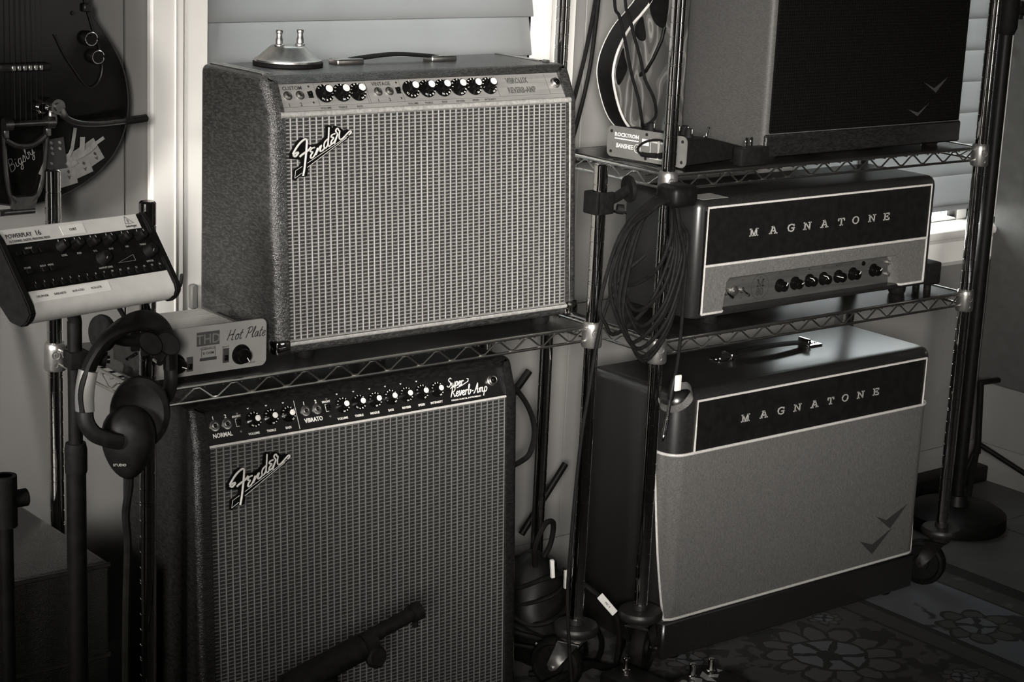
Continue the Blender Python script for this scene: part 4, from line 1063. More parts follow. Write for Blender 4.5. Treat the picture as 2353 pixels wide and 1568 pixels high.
for i, (u, v) in enumerate([(-.0410, .0915), (-.0130, .0915), (.0178, .0915), (.0490, .0915), (.0810, .0915), (.1130, .0915), (.0235, .0650), (.1180, .0665)]):
    b = B(); r = .0075 if i < 6 else .0095
    lathe(b, [(0, 0), (r*1.15, 0), (r, .0025), (r*.86, .0125), (r*.7, .0138), (0, .0138)], (u, v, 0), (0, 0, 1), 18); k = obj('knob', b, 'rubber', t, local=True)
    b = B(); a = 1.9 if i < 6 else 3.9
    ribbon(b, [(u+r*.3*cos(a), v+r*.3*sin(a)), (u+r*.8*cos(a), v+r*.8*sin(a))], .0010, mx(0, 0, .0138), .0003); obj('pointer', b, 'pale', k, local=True)
pb = None
def button(u, v):
    global pb
    if pb is None:
        b = B(); box(b, -.0052, .0052, -.0034, .0034, 0, .0026, .0008, 1); pb = obj('button', b, 'rubber', t, local=True); pb.location = (u, v, 0)
    else:
        c = bpy.data.objects.new('button', pb.data); COL.objects.link(c); c.parent = t; c.location = (u, v, 0)
for i in range(16): button(-.1125+i*.01605, .0395)
for u in (-.1200, -.1055, -.0910, -.0765): button(u, .0905)
for u in (-.1150, -.0870, -.0725): button(u, .0620)
b = B()
for i in range(6): ribbon(b, [(-.041+i*.0308, .0995), (-.0405+i*.0308, .1030)], .0011, mx(0, 0, .0001), .0004)
for i in range(16): text(b, str(i+1), .0042, mx(-.1125+i*.01605, .0455, .0001))
for s_, u, v in (('LEVEL', -.041, .079), ('PAN', -.013, .079), ('VOL', .018, .079), ('BASS', .049, .079), ('MID', .081, .079), ('TREBLE', .113, .079), ('OUTPUT LEVEL', .0235, .0520), ('LIMITER', .112, .0520), ('STORE', -.115, .068), ('SOLO', -.087, .068), ('MUTE', -.0725, .068), ('GROUP', -.098, .0965)): text(b, s_, .0040, mx(u, v, .0001))
ribbon(b, [(.050, .0560), (.085, .0655), (.085, .0560), (.050, .0560)], .0005, mx(0, 0, .0001), .0003)
obj('panel_marks', b, 'pale', t, local=True, kind='stuff')
b = B(); text(b, 'POWERPLAY', .0088, mx(-.129, .1165, .0008), 'LEFT', weight=.012, sx=.92); text(b, '16', .0112, mx(-.0765, .1172, .0008), 'LEFT', weight=.01)
text(b, '16-CHANNEL DIGITAL PERSONAL MIXER', .0050, mx(-.127, .1085, .0008), 'LEFT', sx=.82)
M = mx(.1050, .1165, .0008); ribbon(b, [(-.0085, -.003), (-.0045, .0085), (.0085, -.003)], .0005, M, .0003, closed=True)
for r in (.0016, .0030): ribbon(b, [(-.0035+r*cos(q*pi/8), .0010+r*sin(q*pi/8)) for q in range(-3, 4)], .0006, M, .0003)
text(b, 'behringer', .0056, mx(.1065, .1095, .0008), weight=.012)
obj('lettering', b, 'ink', BT, local=True, kind='stuff')
b = B(); box(b, -.028, .016, .1080, .1225, .0008, .0011); o = obj('name_sticker', b, 'label', BT, local=True)
b = B(); text(b, 'CURT', .0052, mx(-.006, .1155, .0011), weight=.012); obj('sticker_writing', b, 'ink', BT, local=True)
b = B(); box(b, -.130, .014, .0165, .0315, .0008, .0011); o = obj('write_on_label', b, 'label', FT, local=True)
b = B()
for s_, u in (('DRUM-KIK', -.112), ('BASS-KEYS', -.080), ('VOX-GTR1', -.046), ('VOX-GTR', -.012)): text(b, s_, .0046, mx(u, .0245, .0011))
obj('label_writing', b, 'ink', FT, local=True, kind='stuff')
b = B(); cyl(b, (0, .06, -.045), (0, .06, -.062), .022, 20); obj('mount_disc', b, 'black', t, local=True)
# its pole
top = V((-.1301, -.1315, .8889)) + Mm.to_3x3() @ V((0, .06, -.062))
px, py = -.143, -.050
t = thing('mixer_stand', 'black pole stand under the small tilted mixer', 'stand', (px, py, 0))
b = B(); cyl(b, (px, py, .02), (px, py, .66), .0145, 18); obj('lower_pole', b, 'black', t)
b = B(); cyl(b, (px, py, .60), (px, py, .845), .0105, 16); tube(b, cr([(px, py, .835), (px, py, .85), top], 5), .010, 12); obj('upper_pole', b, 'black', t)
b = B(); lathe(b, [(0, .62), (.0155, .62), (.0165, .625), (.0165, .655), (.0145, .665), (0, .665)], (px, py, 0), seg=18); cl = obj('clutch', b, 'rubber', t)
b = B(); cyl(b, (px+.018, py-.005, .79), (px+.034, py-.012, .79), .0075, 12); cyl(b, (px+.03, py-.01, .79), (px+.042, py-.016, .788), .011, 14); box(b, px-.013, px+.018, py-.013, py+.013, .777, .803, .003, 2); obj('pole_clamp', b, 'rubber', t)
b = B(); cyl(b, (px+.042, py-.016, .788), (px+.046, py-.018, .788), .006, 12); obj('clamp_bolt', b, 'chrome', t)
for a in (3.1, 4.7, 5.9):
    b = B(); tube(b, [(px, py, .16), (px+.24*cos(a), py+.24*sin(a), .012)], .008, 10); obj('leg', b, 'black', t)
    b = B(); tube(b, [(px+.225*cos(a), py+.225*sin(a), .021), (px+.252*cos(a), py+.252*sin(a), .0115)], .011, 10); obj('rubber_foot', b, 'rubber', t)
# headphone hangers
def hanger(name, label, x, y, z, s, disc, wing):
    t = thing(name, label, 'hook', (x, y, z), None, 'clamp-on headphone hangers')
    b = B()
    for q in (-1, 1): box(b, x-.020, x+.020, y+q*.0128 if q > 0 else y-.0185, y+.0185 if q > 0 else y-.0128, z-.020, z+.020, .003, 2)
    box(b, x-s*.022 if s > 0 else x+.0128, x-.0128 if s > 0 else x+.022, y-.0185, y+.0185, z-.020, z+.020, .003, 2)
    obj('clamp', b, 'rubber', t)
    e = V((x+s*.072, y+.004, z+.018))
    b = B(); tube(b, cr([(x+s*.013, y+.002, z), (x+s*.040, y+.004, z+.004), e], 4), .0095, 12); obj('arm', b, 'rubber', t)
    b = B(); lathe(b, [(0, -.004), (disc, -.004), (disc*1.04, 0), (disc*1.0, .004), (0, .006)], e, V((s, -.25, .08)), 28); obj('end_disc', b, 'rubber', t)
    b = B(); cyl(b, (x+s*.024, y-.010, z-.016), (x+s*.046, y-.022, z-.019), .0026, 8); obj('clamp_screw', b, 'chrome', t)
    b = B()
    if wing:
        for q in (-1, 1): lathe(b, [(0, -.007), (.013, -.005), (.015, 0), (.013, .005), (0, .007)], (x+q*.0145-.014, y-.060, z+.010-q*.002), (-.25, -1, .1), 16, xs=1.05, ys=1.45)
        cyl(b, (x-.006, y-.018, z-.004), (x-.012, y-.058, z-.006), .011, 14)
    else: cyl(b, (x+s*.030, y-.014, z-.012), (x+s*.040, y-.020, z-.013), .009, 12)
    obj('wing_knob', b, 'rubber', t)
    b = B(); cyl(b, (x-.008, y-.040, z-.020), (x-.011, y-.058, z-.020), .0055, 12); obj('bolt_head', b, 'chrome', t) if wing else b.free()
    return t
hanger('headphone_hanger', 'black clamp-on headphone hanger on the front left post, carrying the headphones', 0, 0, .790, -1, .027, True)
hanger('headphone_hanger', 'empty black clamp-on hanger with round end disc on the post right of the silver amplifier', RW, 0, .932, 1, .0235, False)
# headphones
t = thing('headphones', 'black over-ear headphones hanging from the front left post', 'headphones', (-.07, -.085, .61))
b = B(); hb = cr([(-.147, -.090, .727), (-.149, -.090, .753), (-.145, -.092, .777), (-.134, -.092, .802), (-.114, -.088, .823), (-.083, -.078, .835), (-.045, -.060, .836), (-.010, -.040, .826), (.014, -.028, .806), (.024, -.023, .780), (.024, -.026, .748)], 4)
tube(b, hb, .0120, 14, flat=(.85, 1.7), up=V((.62, .75, .1))); HB = obj('headband', b, 'phones', t)
b = B(); tube(b, cr([(-.1535, -.1015, .727), (-.1545, -.1025, .745), (-.1535, -.1035, .764), (-.1495, -.1045, .786)], 3), .0110, 12, flat=(.5, 1.25), up=V((.62, -.5, .1))); o = obj('size_slider', b, mat('slider_metal', .13, .45, .5, var=.1), HB); o['label'] = 'grey metal slider on the headband'
b = B(); tube(b, cr([(-.150, -.095, .735), (-.152, -.101, .712), (-.143, -.108, .694), (-.124, -.114, .684), (-.106, -.116, .678)], 4), .0095, 10, flat=(1, 1.3)); obj('yoke', b, 'phones', t)
ax = V((-.50, -.84, .10)).normalized()
def taper(b, c):
    for v in b.verts:
        k = max(.7, min(1.2, 1+(v.co.z-c.z)*3.4)); v.co.x = c.x+(v.co.x-c.x)*k; v.co.y = c.y+(v.co.y-c.y)*k
c = V((-.083, -.096, .668))
b = B(); lathe(b, [(0, .030), (.018, .0285), (.032, .023), (.041, .012), (.0445, 0), (.043, -.010), (.036, -.015), (0, -.015)], c, ax, 32, .86, 1.22, start=V((1, -.6, 0))); taper(b, c); e1 = obj('ear_cup', b, 'phones', t)
b = B(); Mt = frame(c+ax*.0270+V((-.012, 0, -.026)), (.86, -.51, .0), (0, 0, 1)); text(b, 'STUDIO', .0052, Mt, weight=.01); obj('cup_lettering', b, 'pale', e1, kind='stuff')
c2 = V((-.044, -.060, .702))
b = B(); lathe(b, [(0, .004), (.034, .004), (.043, .009), (.0475, .018), (.046, .027), (.038, .032), (.028, .028), (0, .024)], c2, ax, 32, .92, 1.15, start=V((1, -.6, 0))); obj('ear_pad', b, 'phones', e1)
b = B(); lathe(b, [(0, -.030), (.020, -.027), (.034, -.018), (.041, -.006), (.043, .002), (.040, .006), (0, .006)], c2, ax, 32, .90, 1.12, start=V((1, -.6, 0))); obj('ear_cup', b, 'phones', t)
b = B(); tube(b, cr([(.024, -.026, .752), (.020, -.034, .728), (.008, -.044, .712), (-.010, -.046, .704)], 4), .008, 10, flat=(1, 1.3)); obj('yoke', b, 'phones', t)
b = B(); tube(b, cr([(-.080, -.092, .630), (-.0755, -.085, .600), (-.074, -.070, .55), (-.070, -.068, .50), (-.074, -.07, .40), (-.078, -.075, .28), (-.080, -.08, .12), (-.070, -.12, .016), (-.03, -.18, .0065), (.03, -.20, .0065)], 5), .0062, 8); obj('cord', b, 'phones', t)
# cables
def cable(name, label, pts, r, m='rubber', n=6, group=None):
    b = B(); tube(b, cr(pts, n), r, 8); return single(obj(name, b, m), label, 'cable', group)
cable('mixer_cable', 'thin dark cable running from the mixer to behind the silver amplifier', [(-.02, .0, .895), (.0, .05, .868), (.03, .095, .838), (.069, .115, .828), (.096, .12, .827), (.123, .15, .822), (.165, .20, .815), (.23, .31, .805)], .0032)
cable('power_cable', 'short dark cable curling down behind the ribbed attenuator', [(.020, .16, .865), (.026, .165, .838), (.032, .17, .817), (.045, .175, .795), (.08, .18, .745), (.12, .185, .7135)], .0040)
t = thing('instrument_cable', 'black cable coiled in long loops and strapped to the right rack corner post', 'cable', (1.01, -.05, .65))
loops = [(1395, 690, 1435, 765, 1552, 560), (1422, 600, 1460, 655, 1540, 560), (1430, 620, 1480, 712, 1552, 580), (1437, 640, 1490, 747, 1556, 590), (1443, 660, 1495, 765, 1562, 590), (1420, 620, 1470, 780, 1568, 580), (1440, 700, 1500, 822, 1572, 570), (1430, 680, 1495, 810, 1576, 560), (1408, 640, 1482, 790, 1570, 600)]
def wx(px_, py_, y):           # coil lay-out sheet: 1 unit = .96 mm, origin at the hook
    return V((1.004+(px_-1530)*.001085+(y+.05)*.7, y, .943-(py_-452)*.000802-(px_-1530)*.00007))
b = B()
for k, (xl, yl, xb, yb, xr, yr) in enumerate(loops):
    y = -.036-.0042*k
    pts = [wx(1522-k, 462, y), wx(1492-k, 468+2*k, y), wx((xl*2+1500)/3, (yl+2*470)/3, y), wx(xl, yl, y), wx((xl+xb)/2-6, (yl+yb*2)/3, y-.002), wx(xb, yb, y), wx((xb+xr)/2+14, (yb*2+yr)/3, y), wx(xr, yr, y), wx((xr+2*1545)/3, (yr+2*480)/3, y), wx(1540, 466, y)]
    tube(b, cr(pts, 5, True), .0036, 8, closed=True)
obj('coils', b, 'rubber', t)
b = B(); box(b, .989, 1.049, -.083, -.026, .924, .964, .012, 3); obj('tie', b, 'black', t)
b = B(); tube(b, cr([wx(1560, 520, -.055), (1.046, -.060, .823), (1.045, -.062, .759), (1.044, -.062, .694), (1.041, -.062, .637), (1.036, -.062, .606)], 5), .0032, 8); obj('loose_end', b, 'rubber', t)
b = B(); tube(b, [(1.0360, -.062, .607), (1.0335, -.062, .595), (1.0305, -.062, .580), (1.0285, -.062, .566)], [.0042, .0062, .0066, .0058], 14); pl = obj('jack_plug', b, 'black', t)
b = B(); tube(b, [(1.0285, -.062, .566), (1.0230, -.062, .530)], [.0036, .0034], 12); tube(b, [(1.0230, -.062, .530), (1.0180, -.062, .501)], [.0055, .0055], 14); tube(b, [(1.0180, -.062, .501), (1.0172, -.062, .496), (1.0165, -.062, .492), (1.0158, -.062, .4885)], [.0022, .0034, .0030, .001], 12); obj('plug_sleeve', b, 'chrome', pl)
b = B(); tube(b, cr([(.940, -.066, .845), (.900, -.045, .80), (.884, -.030, .739), (.870, -.030, .684), (.856, -.032, .598), (.845, -.032, .519), (.836, -.034, .422), (.831, -.034, .308), (.829, -.036, .207), (.830, -.050, .10), (.826, -.07, .02), (.80, -.10, .0045), (.74, -.16, .0045)], 5), .0034, 8); obj('hanging_end', b, 'rubber', t)
# pale hook-and-loop strap on the plug
t = thing('cable_strap', 'pale fabric strap looped round the hanging cable plug', 'strap', (1.04, -.06, .54))
b = B(); tube(b, cr([(1.039, -.0705, .592), (1.062, -.069, .590), (1.080, -.062, .578), (1.087, -.055, .562), (1.078, -.050, .547), (1.056, -.048, .541), (1.032, -.050, .546), (1.012, -.055, .556), (1.000, -.062, .569)], 5), .0050, 8, flat=(.22, 1.3), up=V((0, .35, 1))); obj('loop', b, 'cloth_grey', t)
b = B(); box(b, 1.0285, 1.0435, -.0735, -.0690, .584, .614, .002, 2); obj('tab', b, 'label', t)
cable('hanging_cable', 'pair of black cable runs hanging down the wall beside the silver amplifier', [(1.245, .44, 1.40), (1.238, .44, 1.27), (1.220, .44, 1.16), (1.198, .44, 1.07), (1.165, .43, .985), (1.175, .43, .945), (1.20, .43, 1.02), (1.222, .43, 1.12), (1.234, .43, 1.25), (1.242, .43, 1.40)], .0042)
b = B()
cable('instrument_lead', 'black cable looped down in front of the flame-painted guitar', [(1.030, .16, 1.42), (1.036, .16, 1.268), (1.050, .16, 1.238), (1.068, .16, 1.192), (1.089, .16, 1.13), (1.110, .16, 1.083), (1.126, .165, 1.043), (1.15, .185, 1.028), (1.164, .17, 1.046), (1.150, .16, 1.081), (1.123, .16, 1.121), (1.108, .16, 1.160), (1.087, .16, 1.207), (1.074, .16, 1.240), (1.062, .16, 1.268), (1.045, .16, 1.42)], .0030)
cable('speaker_cable', 'dark cable arcing out behind the black-panel amplifier', [(.86, .33, .60), (.90, .32, .55), (.943, .305, .522), (.971, .30, .496), (.999, .30, .457), (1.013, .30, .415), (1.008, .30, .379), (.990, .30, .359), (.94, .31, .345), (.86, .33, .36)], .0055)
# pedal with grey end plate on the top shelf
ang = math.atan2(.178, -.030)-pi/2
px, py = 1.0880, .106
t = thing('talk_box_pedal', 'effects pedal with light grey lettered end plate, on the top shelf behind the corner post', 'pedal', (px, py, RT), (0, 0, ang))
Lp = .186
b = B(); pts = []
for (cy, cz, a0) in ((Lp/2-.011, .060-.011, 0), (-Lp/2+.011, .060-.011, 90), (-Lp/2+.011, .013, 180), (Lp/2-.011, .013, 270)):
    for k in range(5):
        a = radians(a0+k*22.5); pts.append((-.0022, cy+.011*cos(a), cz+.011*sin(a)))
prism(b, pts, (.0022, 0, 0)); EP = obj('end_plate', b, mat('grey_anodised_plate', .14, .4, .3, var=.08, vscale=40), t, local=True)
b = B(); prism(b, [(0, -Lp/2+.004, .006), (0, -Lp/2+.004, .055), (.075, -Lp/2+.004, .052), (.190, -Lp/2+.004, .026), (.192, -Lp/2+.004, .006)], (0, Lp-.008, 0))
b.normal_update(); bmesh.ops.bevel(b, geom=[e for e in b.edges], offset=.003, segments=2, affect='EDGES'); obj('case', b, 'plastic', t, local=True)
Me = MX.Translation((-.0023, 0, 0)) @ MX(((0, 0, -1), (-1, 0, 0), (0, 1, 0))).transposed().inverted().transposed().to_4x4()
Me = MX(((0, 0, -1, -.0023), (-1, 0, 0, 0), (0, 1, 0, 0), (0, 0, 0, 1)))
def ep(u, v): return Me @ MX.Translation((u, v, 0))
b = B(); box(b, -.075, -.018, .0365, .0385, 0, .0003, M=Me); text(b, 'ROCKTRON', .0098, ep(-.0465, .0455), weight=.02, sx=1.05)
script_pts = None
text(b, 'BANSHEE', .0118, ep(-.0510, .0250), weight=.012, shear=.15, sx=.82)
text(b, '2', .0098, ep(-.0205, .0240), weight=.01); ribbon(b, [(-.0205+.0074*cos(q*pi/10), .0240+.0078*sin(q*pi/10)) for q in range(20)], .0008, Me, .0003, True)
for u in (.010, .030, .050): ribbon(b, [(u, .010), (u+.018, .010), (u+.018, .046), (u, .046)], .0006, Me, .0003, True)
text(b, 'POWER', .0042, ep(.019, .0410)); text(b, 'INPUT', .0042, ep(.039, .0410)); text(b, 'AMP', .0042, ep(.059, .0410)); box(b, -.010, .006, .032, .044, 0, .0003, M=Me)
obj('lettering', b, 'white', EP, local=True, kind='stuff')
b = B()
for u, v in ((-Lp/2+.010, .050), (-Lp/2+.010, .012), (0, .053), (0, .008), (Lp/2-.010, .050), (Lp/2-.010, .012)): lathe(b, [(0, 0), (.0032, 0), (.0026, .0012), (0, .0016)], Me @ V((u, v, 0)), (-1, 0, 0), 10)
obj('plate_screws', b, 'darkmetal', EP, local=True, kind='stuff')
b = B(); cyl(b, Me @ V((.042, .020, 0)), Me @ V((.042, .020, .014)), .0055, 12); tube(b, cr([Me @ V((.036, .020, .014)), Me @ V((.010, .018, .016)), Me @ V((-.004, .020, .014)), Me @ V((-.008, .028, .014)), Me @ V((.010, .042, .016)), Me @ V((.045, .050, .018)), Me @ V((.078, .040, .018)), Me @ V((.080, .020, .016)), Me @ V((.070, .004, .012))], 5), [.0045]*8+[.0022]*33, 8); obj('plug_lead', b, 'rubber', t, local=True)
for x, y in ((.035, -.068), (.047, -.030), (.060, -.040), (.035, .02)):
    b = B(); lathe(b, [(0, 0), (.0088, 0), (.0082, .004), (.0072, .015), (.0060, .0165), (0, .0165)], (x, y, .0535), (0, 0, 1), 16); k = obj('knob', b, 'rubber', t, local=True)
    b = B(); box(b, x-.0006, x+.0006, y-.0078, y-.0066, .056, .069); obj('pointer', b, 'white', k, local=True)
Ms = frame((.110, -.030, .0437), (0, -1, 0), V((1, 0, -.226)))
b = B(); lathe(b, [(0, 0), (.006, 0), (.005, .004), (.002, .005), (.0024, .020), (.003, .022), (0, .023)], (.120, -.045, .0425), (.25, -.1, 1), 12); obj('toggle_switch', b, 'chrome', t, local=True)
Mt = frame((.095, -.020, .0480), (0, 1, 0), V((-1, 0, .226)))
b = B(); text(b, 'ROCKTRON', .0095, Mt, shear=.2, weight=.008); text(b, 'BANSHEE 2 TALK BOX', .0075, Mt @ MX.Translation((0, -.060, 0)), weight=.005); obj('top_lettering', b, 'pale', t, local=True, kind='stuff')
for x in (.012, .175):
    for y in (-Lp/2+.02, Lp/2-.02):
        b = B(); cyl(b, (x, y, -.0004), (x, y, .008), .007, 10); obj('foot', b, 'rubber', t, local=True)
t = thing('power_adapter', 'black plug-in adapter lying prongs upward beside the grey-plated pedal', 'adapter', (1.262, -.018, RT))
b = B(); box(b, 1.226, 1.300, -.004, .020, RT-.0004, RT+.034, .004, 2); obj('body', b, 'plastic', t)
for x in (1.249, 1.262):
    b = B(); box(b, x-.0032, x+.0032, .0075, .0090, RT+.033, RT+.052, .0006, 1); obj('prong', b, 'chrome', t)
t = thing('power_adapter', 'small dark adapter brick behind the right end of the amplifier head', 'adapter', (1.872, .075, RM))
b = B(); box(b, 1.846, 1.8855, .030, .090, RM+.012, RM+.060, .004, 2); obj('body', b, 'plastic', t)
for y in (.045, .075):
    b = B(); cyl(b, (1.862, y, RM-.0004), (1.862, y, RM+.013), .008, 10); obj('foot', b, 'rubber', t)
t = cable('thin_lead', 'short pale-edged wire curling on the top shelf in front of the grey end plate', [(1.047, .150, .9755), (1.052, .135, .9772), (1.062, .110, .9772), (1.066, .080, .9765), (1.064, .05, .9760)], .0022, 'darkmetal')
b = B(); box(b, 1.150, 1.215, .012, .060, .9140, .9146)
single(obj('paper_slip', b, mat('grey_paper', .2, .7)), 'slip of white paper lying on top of the amplifier head', 'paper')
# ------------------------------------------------------------------ guitars
def slab_from(outline, y0, y1):
    b = B(); prism(b, [(x, y0, z) for x, z in outline], (0, y1-y0, 0)); return b
def outline_sym(right, cx, n=5):
    """right-hand half (top to bottom) mirrored about x=cx, smoothed"""
    pts = right+[(2*cx-x, z) for x, z in right[::-1][1:]]
    return [(q.x, q.y) for q in cr([(x, z, 0) for x, z in pts], n)]
YF = .428
right = [(.005, 1.420), (.075, 1.412), (.128, 1.380), (.142, 1.335), (.126, 1.285), (.121, 1.255), (.130, 1.228), (.148, 1.203), (.169, 1.172), (.185, 1.138), (.1925, 1.100), (.1920, 1.064), (.184, 1.031), (.167, .999), (.142, .973), (.109, .951), (.070, .934), (.032, .9245), (.005, .922)]
OL = outline_sym(right, .005)
t = thing('electric_guitar', 'black hollow-body guitar with vibrato tailpiece and card decal, hanging at far left', 'guitar', (.005, .46, .922))
b = slab_from(OL, YF, .482); b.normal_update()
obj('body', b, 'gloss', t)
b = B(); tube(b, [(x, YF+.0012, z) for x, z in OL[:-1]], .0016, 6, closed=True); obj('binding', b, 'darkmetal', t)
b = B(); box(b, -.022, .032, YF-.012, YF+.01, 1.40, 1.93, .006, 2); obj('neck', b, 'black', t)
b = B(); prism(b, [(-.024, YF-.010, 1.93), (.034, YF-.010, 1.93), (.050, YF-.010, 2.09), (-.040, YF-.010, 2.09)], (0, .016, 0)); obj('headstock', b, 'gloss', t)
b = B()
tube(b, cr([(.060, YF-.004, 1.20), (.078, YF-.004, 1.165), (.094, YF-.004, 1.142), (.108, YF-.004, 1.122), (.121, YF-.004, 1.112), (.136, YF-.004, 1.119), (.144, YF-.004, 1.140), (.141, YF-.004, 1.170), (.128, YF-.004, 1.21), (.112, YF-.004, 1.262)], 4), .0011, 6); obj('pickguard_edge', b, 'darkmetal', t)
for x, z in ((.119, 1.193), (.131, 1.163)):
    b = B(); lathe(b, [(0, 0), (.0125, 0), (.0125, .004), (.0112, .014), (.0098, .0155), (0, .0150)], (x, YF, z), (0, -1, 0), 22); k = obj('control_knob', b, 'black', t)
    b = B(); tube(b, [(x+.0105*cos(q*pi/12), YF-.0150, z+.0105*sin(q*pi/12)) for q in range(24)], .0012, 6, closed=True); obj('knob_rim', b, 'chrome', k)
b = B(); box(b, .110, .124, YF-.010, YF-.001, 1.236, 1.250, .002, 1); cyl(b, (.094, YF, 1.234), (.094, YF-.004, 1.234), .0035, 10); obj('switch_plate', b, 'darkmetal', t)
b = B(); box(b, -.040, .050, YF-.014, YF, 1.143, 1.156, .004, 2); br = obj('bridge', b, 'darkmetal', t)
SX = [-.018, -.0085, .0010, .0105, .0200, .0295]
for x in SX:
    b = B(); box(b, x-.003, x+.003, YF-.018, YF-.013, 1.145, 1.154, .001, 1); obj('saddle', b, 'steel', br)
for i, x in enumerate(SX):
    b = B(); tube(b, [(x*.8, YF-.016, 1.93), (x, YF-.0185, 1.150), (x, YF-.018, 1.058)], .0006-.00006*i, 5); obj('string', b, 'darkmetal', t)
# vibrato tailpiece
b = B(); bar = (-.031, .044)
fr = cr([(-.032, YF-.006, 1.040), (-.030, YF-.006, .985), (-.024, YF-.006, .945), (-.014, YF-.006, .930)], 4)
fr2 = cr([(.043, YF-.006, 1.040), (.038, YF-.006, .985), (.028, YF-.006, .945), (.014, YF-.006, .930)], 4)
tube(b, fr, .0048, 8, flat=(1.2, .8)); tube(b, fr2, .0048, 8, flat=(1.2, .8))
tube(b, cr([(-.031, YF-.007, 1.034), (-.010, YF-.007, 1.023), (.018, YF-.007, 1.023), (.042, YF-.007, 1.038)], 5), .0050, 8)
prism(b, [(-.026, YF-.010, .945), (-.014, YF-.010, .938), (.014, YF-.010, .938), (.027, YF-.010, .945), (.017, YF-.010, .918), (-.021, YF-.010, .918)], (0, .009, 0))
tp = obj('vibrato_tailpiece', b, 'dimsteel', t)
b = B(); cyl(b, (-.030, YF-.018, 1.060), (.044, YF-.018, 1.060), .0050, 12)
for x in (-.031, .042): cyl(b, (x-.007, YF-.018, 1.060), (x+.007, YF-.018, 1.060), .0105, 16)
for x in (-.031, .042): box(b, x-.005, x+.005, YF-.016, YF-.002, 1.036, 1.060, .002, 1)
obj('string_bar', b, 'dimsteel', tp)
b = B(); cyl(b, (.052, YF-.030, 1.086), (.052, YF-.004, 1.086), .0125, 18); cyl(b, (.052, YF-.034, 1.086), (.052, YF-.030, 1.086), .007, 12); box(b, .040, .056, YF-.022, YF-.010, 1.055, 1.084, .003, 1); obj('arm_bracket', b, 'dimsteel', tp)
b = B()
for k in range(4): tube(b, [(.030+.0085*cos(q*pi/8), YF-.012-.0025*k, 1.084+.0085*sin(q*pi/8)) for q in range(16)], .0014, 5, closed=True)
obj('spring', b, 'chrome', tp)
b = B(); tube(b, cr([(.056, YF-.030, 1.083), (.064, YF-.032, 1.068), (.086, YF-.034, 1.0585), (.117, YF-.036, 1.0555), (.150, YF-.038, 1.0570), (.172, YF-.040, 1.0590)], 5), [.0062]*5+[.0052]*21, 10, flat=(.55, 1.1)); obj('vibrato_arm', b, 'dimsteel', tp)
b = B(); tube(b, [(.168, YF-.040, 1.0585), (.205, YF-.042, 1.0620), (.2075, YF-.042, 1.0622)], [.0072, .0070, .004], 12); obj('arm_tip', b, 'black', tp)
b = B(); script(b, 'Bigsby', .020, frame((-.019, YF-.0005, .978), (.82, 0, .57), (-.57, 0, .82)), .0011, .2); obj('tailpiece_script', b, mat('dull_script', .16, .5), tp)
b = B(); cyl(b, (-.036, YF-.006, .914), (.018, YF-.006, .914), .0055, 12); cyl(b, (-.043, YF-.006, .914), (-.036, YF-.006, .914), .0065, 6); obj('tailpiece_hinge', b, 'dimsteel', tp)
# printed decal: dice, three aces and a plain reclining shape (flat print)
fr = lambda dx, dz, a=0: frame((dx, YF-.0004, dz), (cos(a), 0, sin(a)), (-sin(a), 0, cos(a)))
b = B()
for q_, (cx, cz, a, w_, h_) in enumerate(((.0775, .9725, .22, .034, .046), (.098, .985, .34, .046, .046), (.121, 1.000, .52, .040, .040), (.050, .985, -.45, .028, .040))):
    box(b, -w_/2, w_/2, -h_/2, h_/2, 0, .0004+.0003*(3-q_), M=fr(cx, cz, a))
dc = obj('card_decal', b, mat('faded_print', .13, .5, var=.12, vscale=60), t); dc['label'] = 'printed decal of playing cards, dice and a pale figure'
b = B(); box(b, -.019, .019, -.026, .026, .0005, .0019, M=fr(.058, 1.004, .12)); obj('printed_die', b, mat('dark_print', .018, .4), dc)
b = B()
for u, v in ((-.004, .020), (-.004, .011), (-.004, .002), (.011, .018), (.010, .008), (-.008, -.014)):
    lathe(b, [(.0022, 0), (0, .0003)], fr(.058, 1.004, .12) @ V((u, v, .0019)), (0, -1, 0), 10, ys=1.5)
for (pts, w_) in (([(.095, 1.046), (.089, 1.012), (.082, .998)], .006), ([(.108, 1.030), (.107, 1.010), (.104, .999), (.118, 1.006), (.132, 1.018)], .009), ([(.079, .990), (.086, .984), (.098, .990)], .008), ([(.132, 1.018), (.147, 1.027)], .006)):
    ribbon(b, [(x, z) for x, z in pts], w_, frame((0, YF-.0019, 0), (1, 0, 0), (0, 0, 1)), .0004)
obj('printed_figure', b, mat('pale_print', .15, .5, var=.2, vscale=90), dc)
b = B()
for u, v, a in ((.0830, .9640, .22), (.1120, .9760, .34), (.1330, .9930, .52)): text(b, 'A', .0085, fr(u, v, a+pi*.95) @ MX.Translation((0, 0, .0015)))
for u, v, a in ((.0815, .9735, .22), (.1095, .9860, .34), (.1300, 1.0010, .52)): prism(b, [fr(u, v, a) @ V(q) for q in ((0, .0036, .0015), (.0024, 0, .0015), (0, -.0036, .0015), (-.0024, 0, .0015))], (0, -.0003, 0))
obj('printed_pips', b, 'ink', dc)
b = B(); box(b, -.03, .04, .470, .4995, 1.955, 1.995, .004, 1); cyl(b, (-.028, .475, 1.975), (-.028, .405, 1.985), .006, 10); cyl(b, (.038, .475, 1.975), (.038, .405, 1.985), .006, 10)
single(obj('guitar_hook', b, 'black'), 'wall hook that holds the black guitar by its headstock', 'hook')
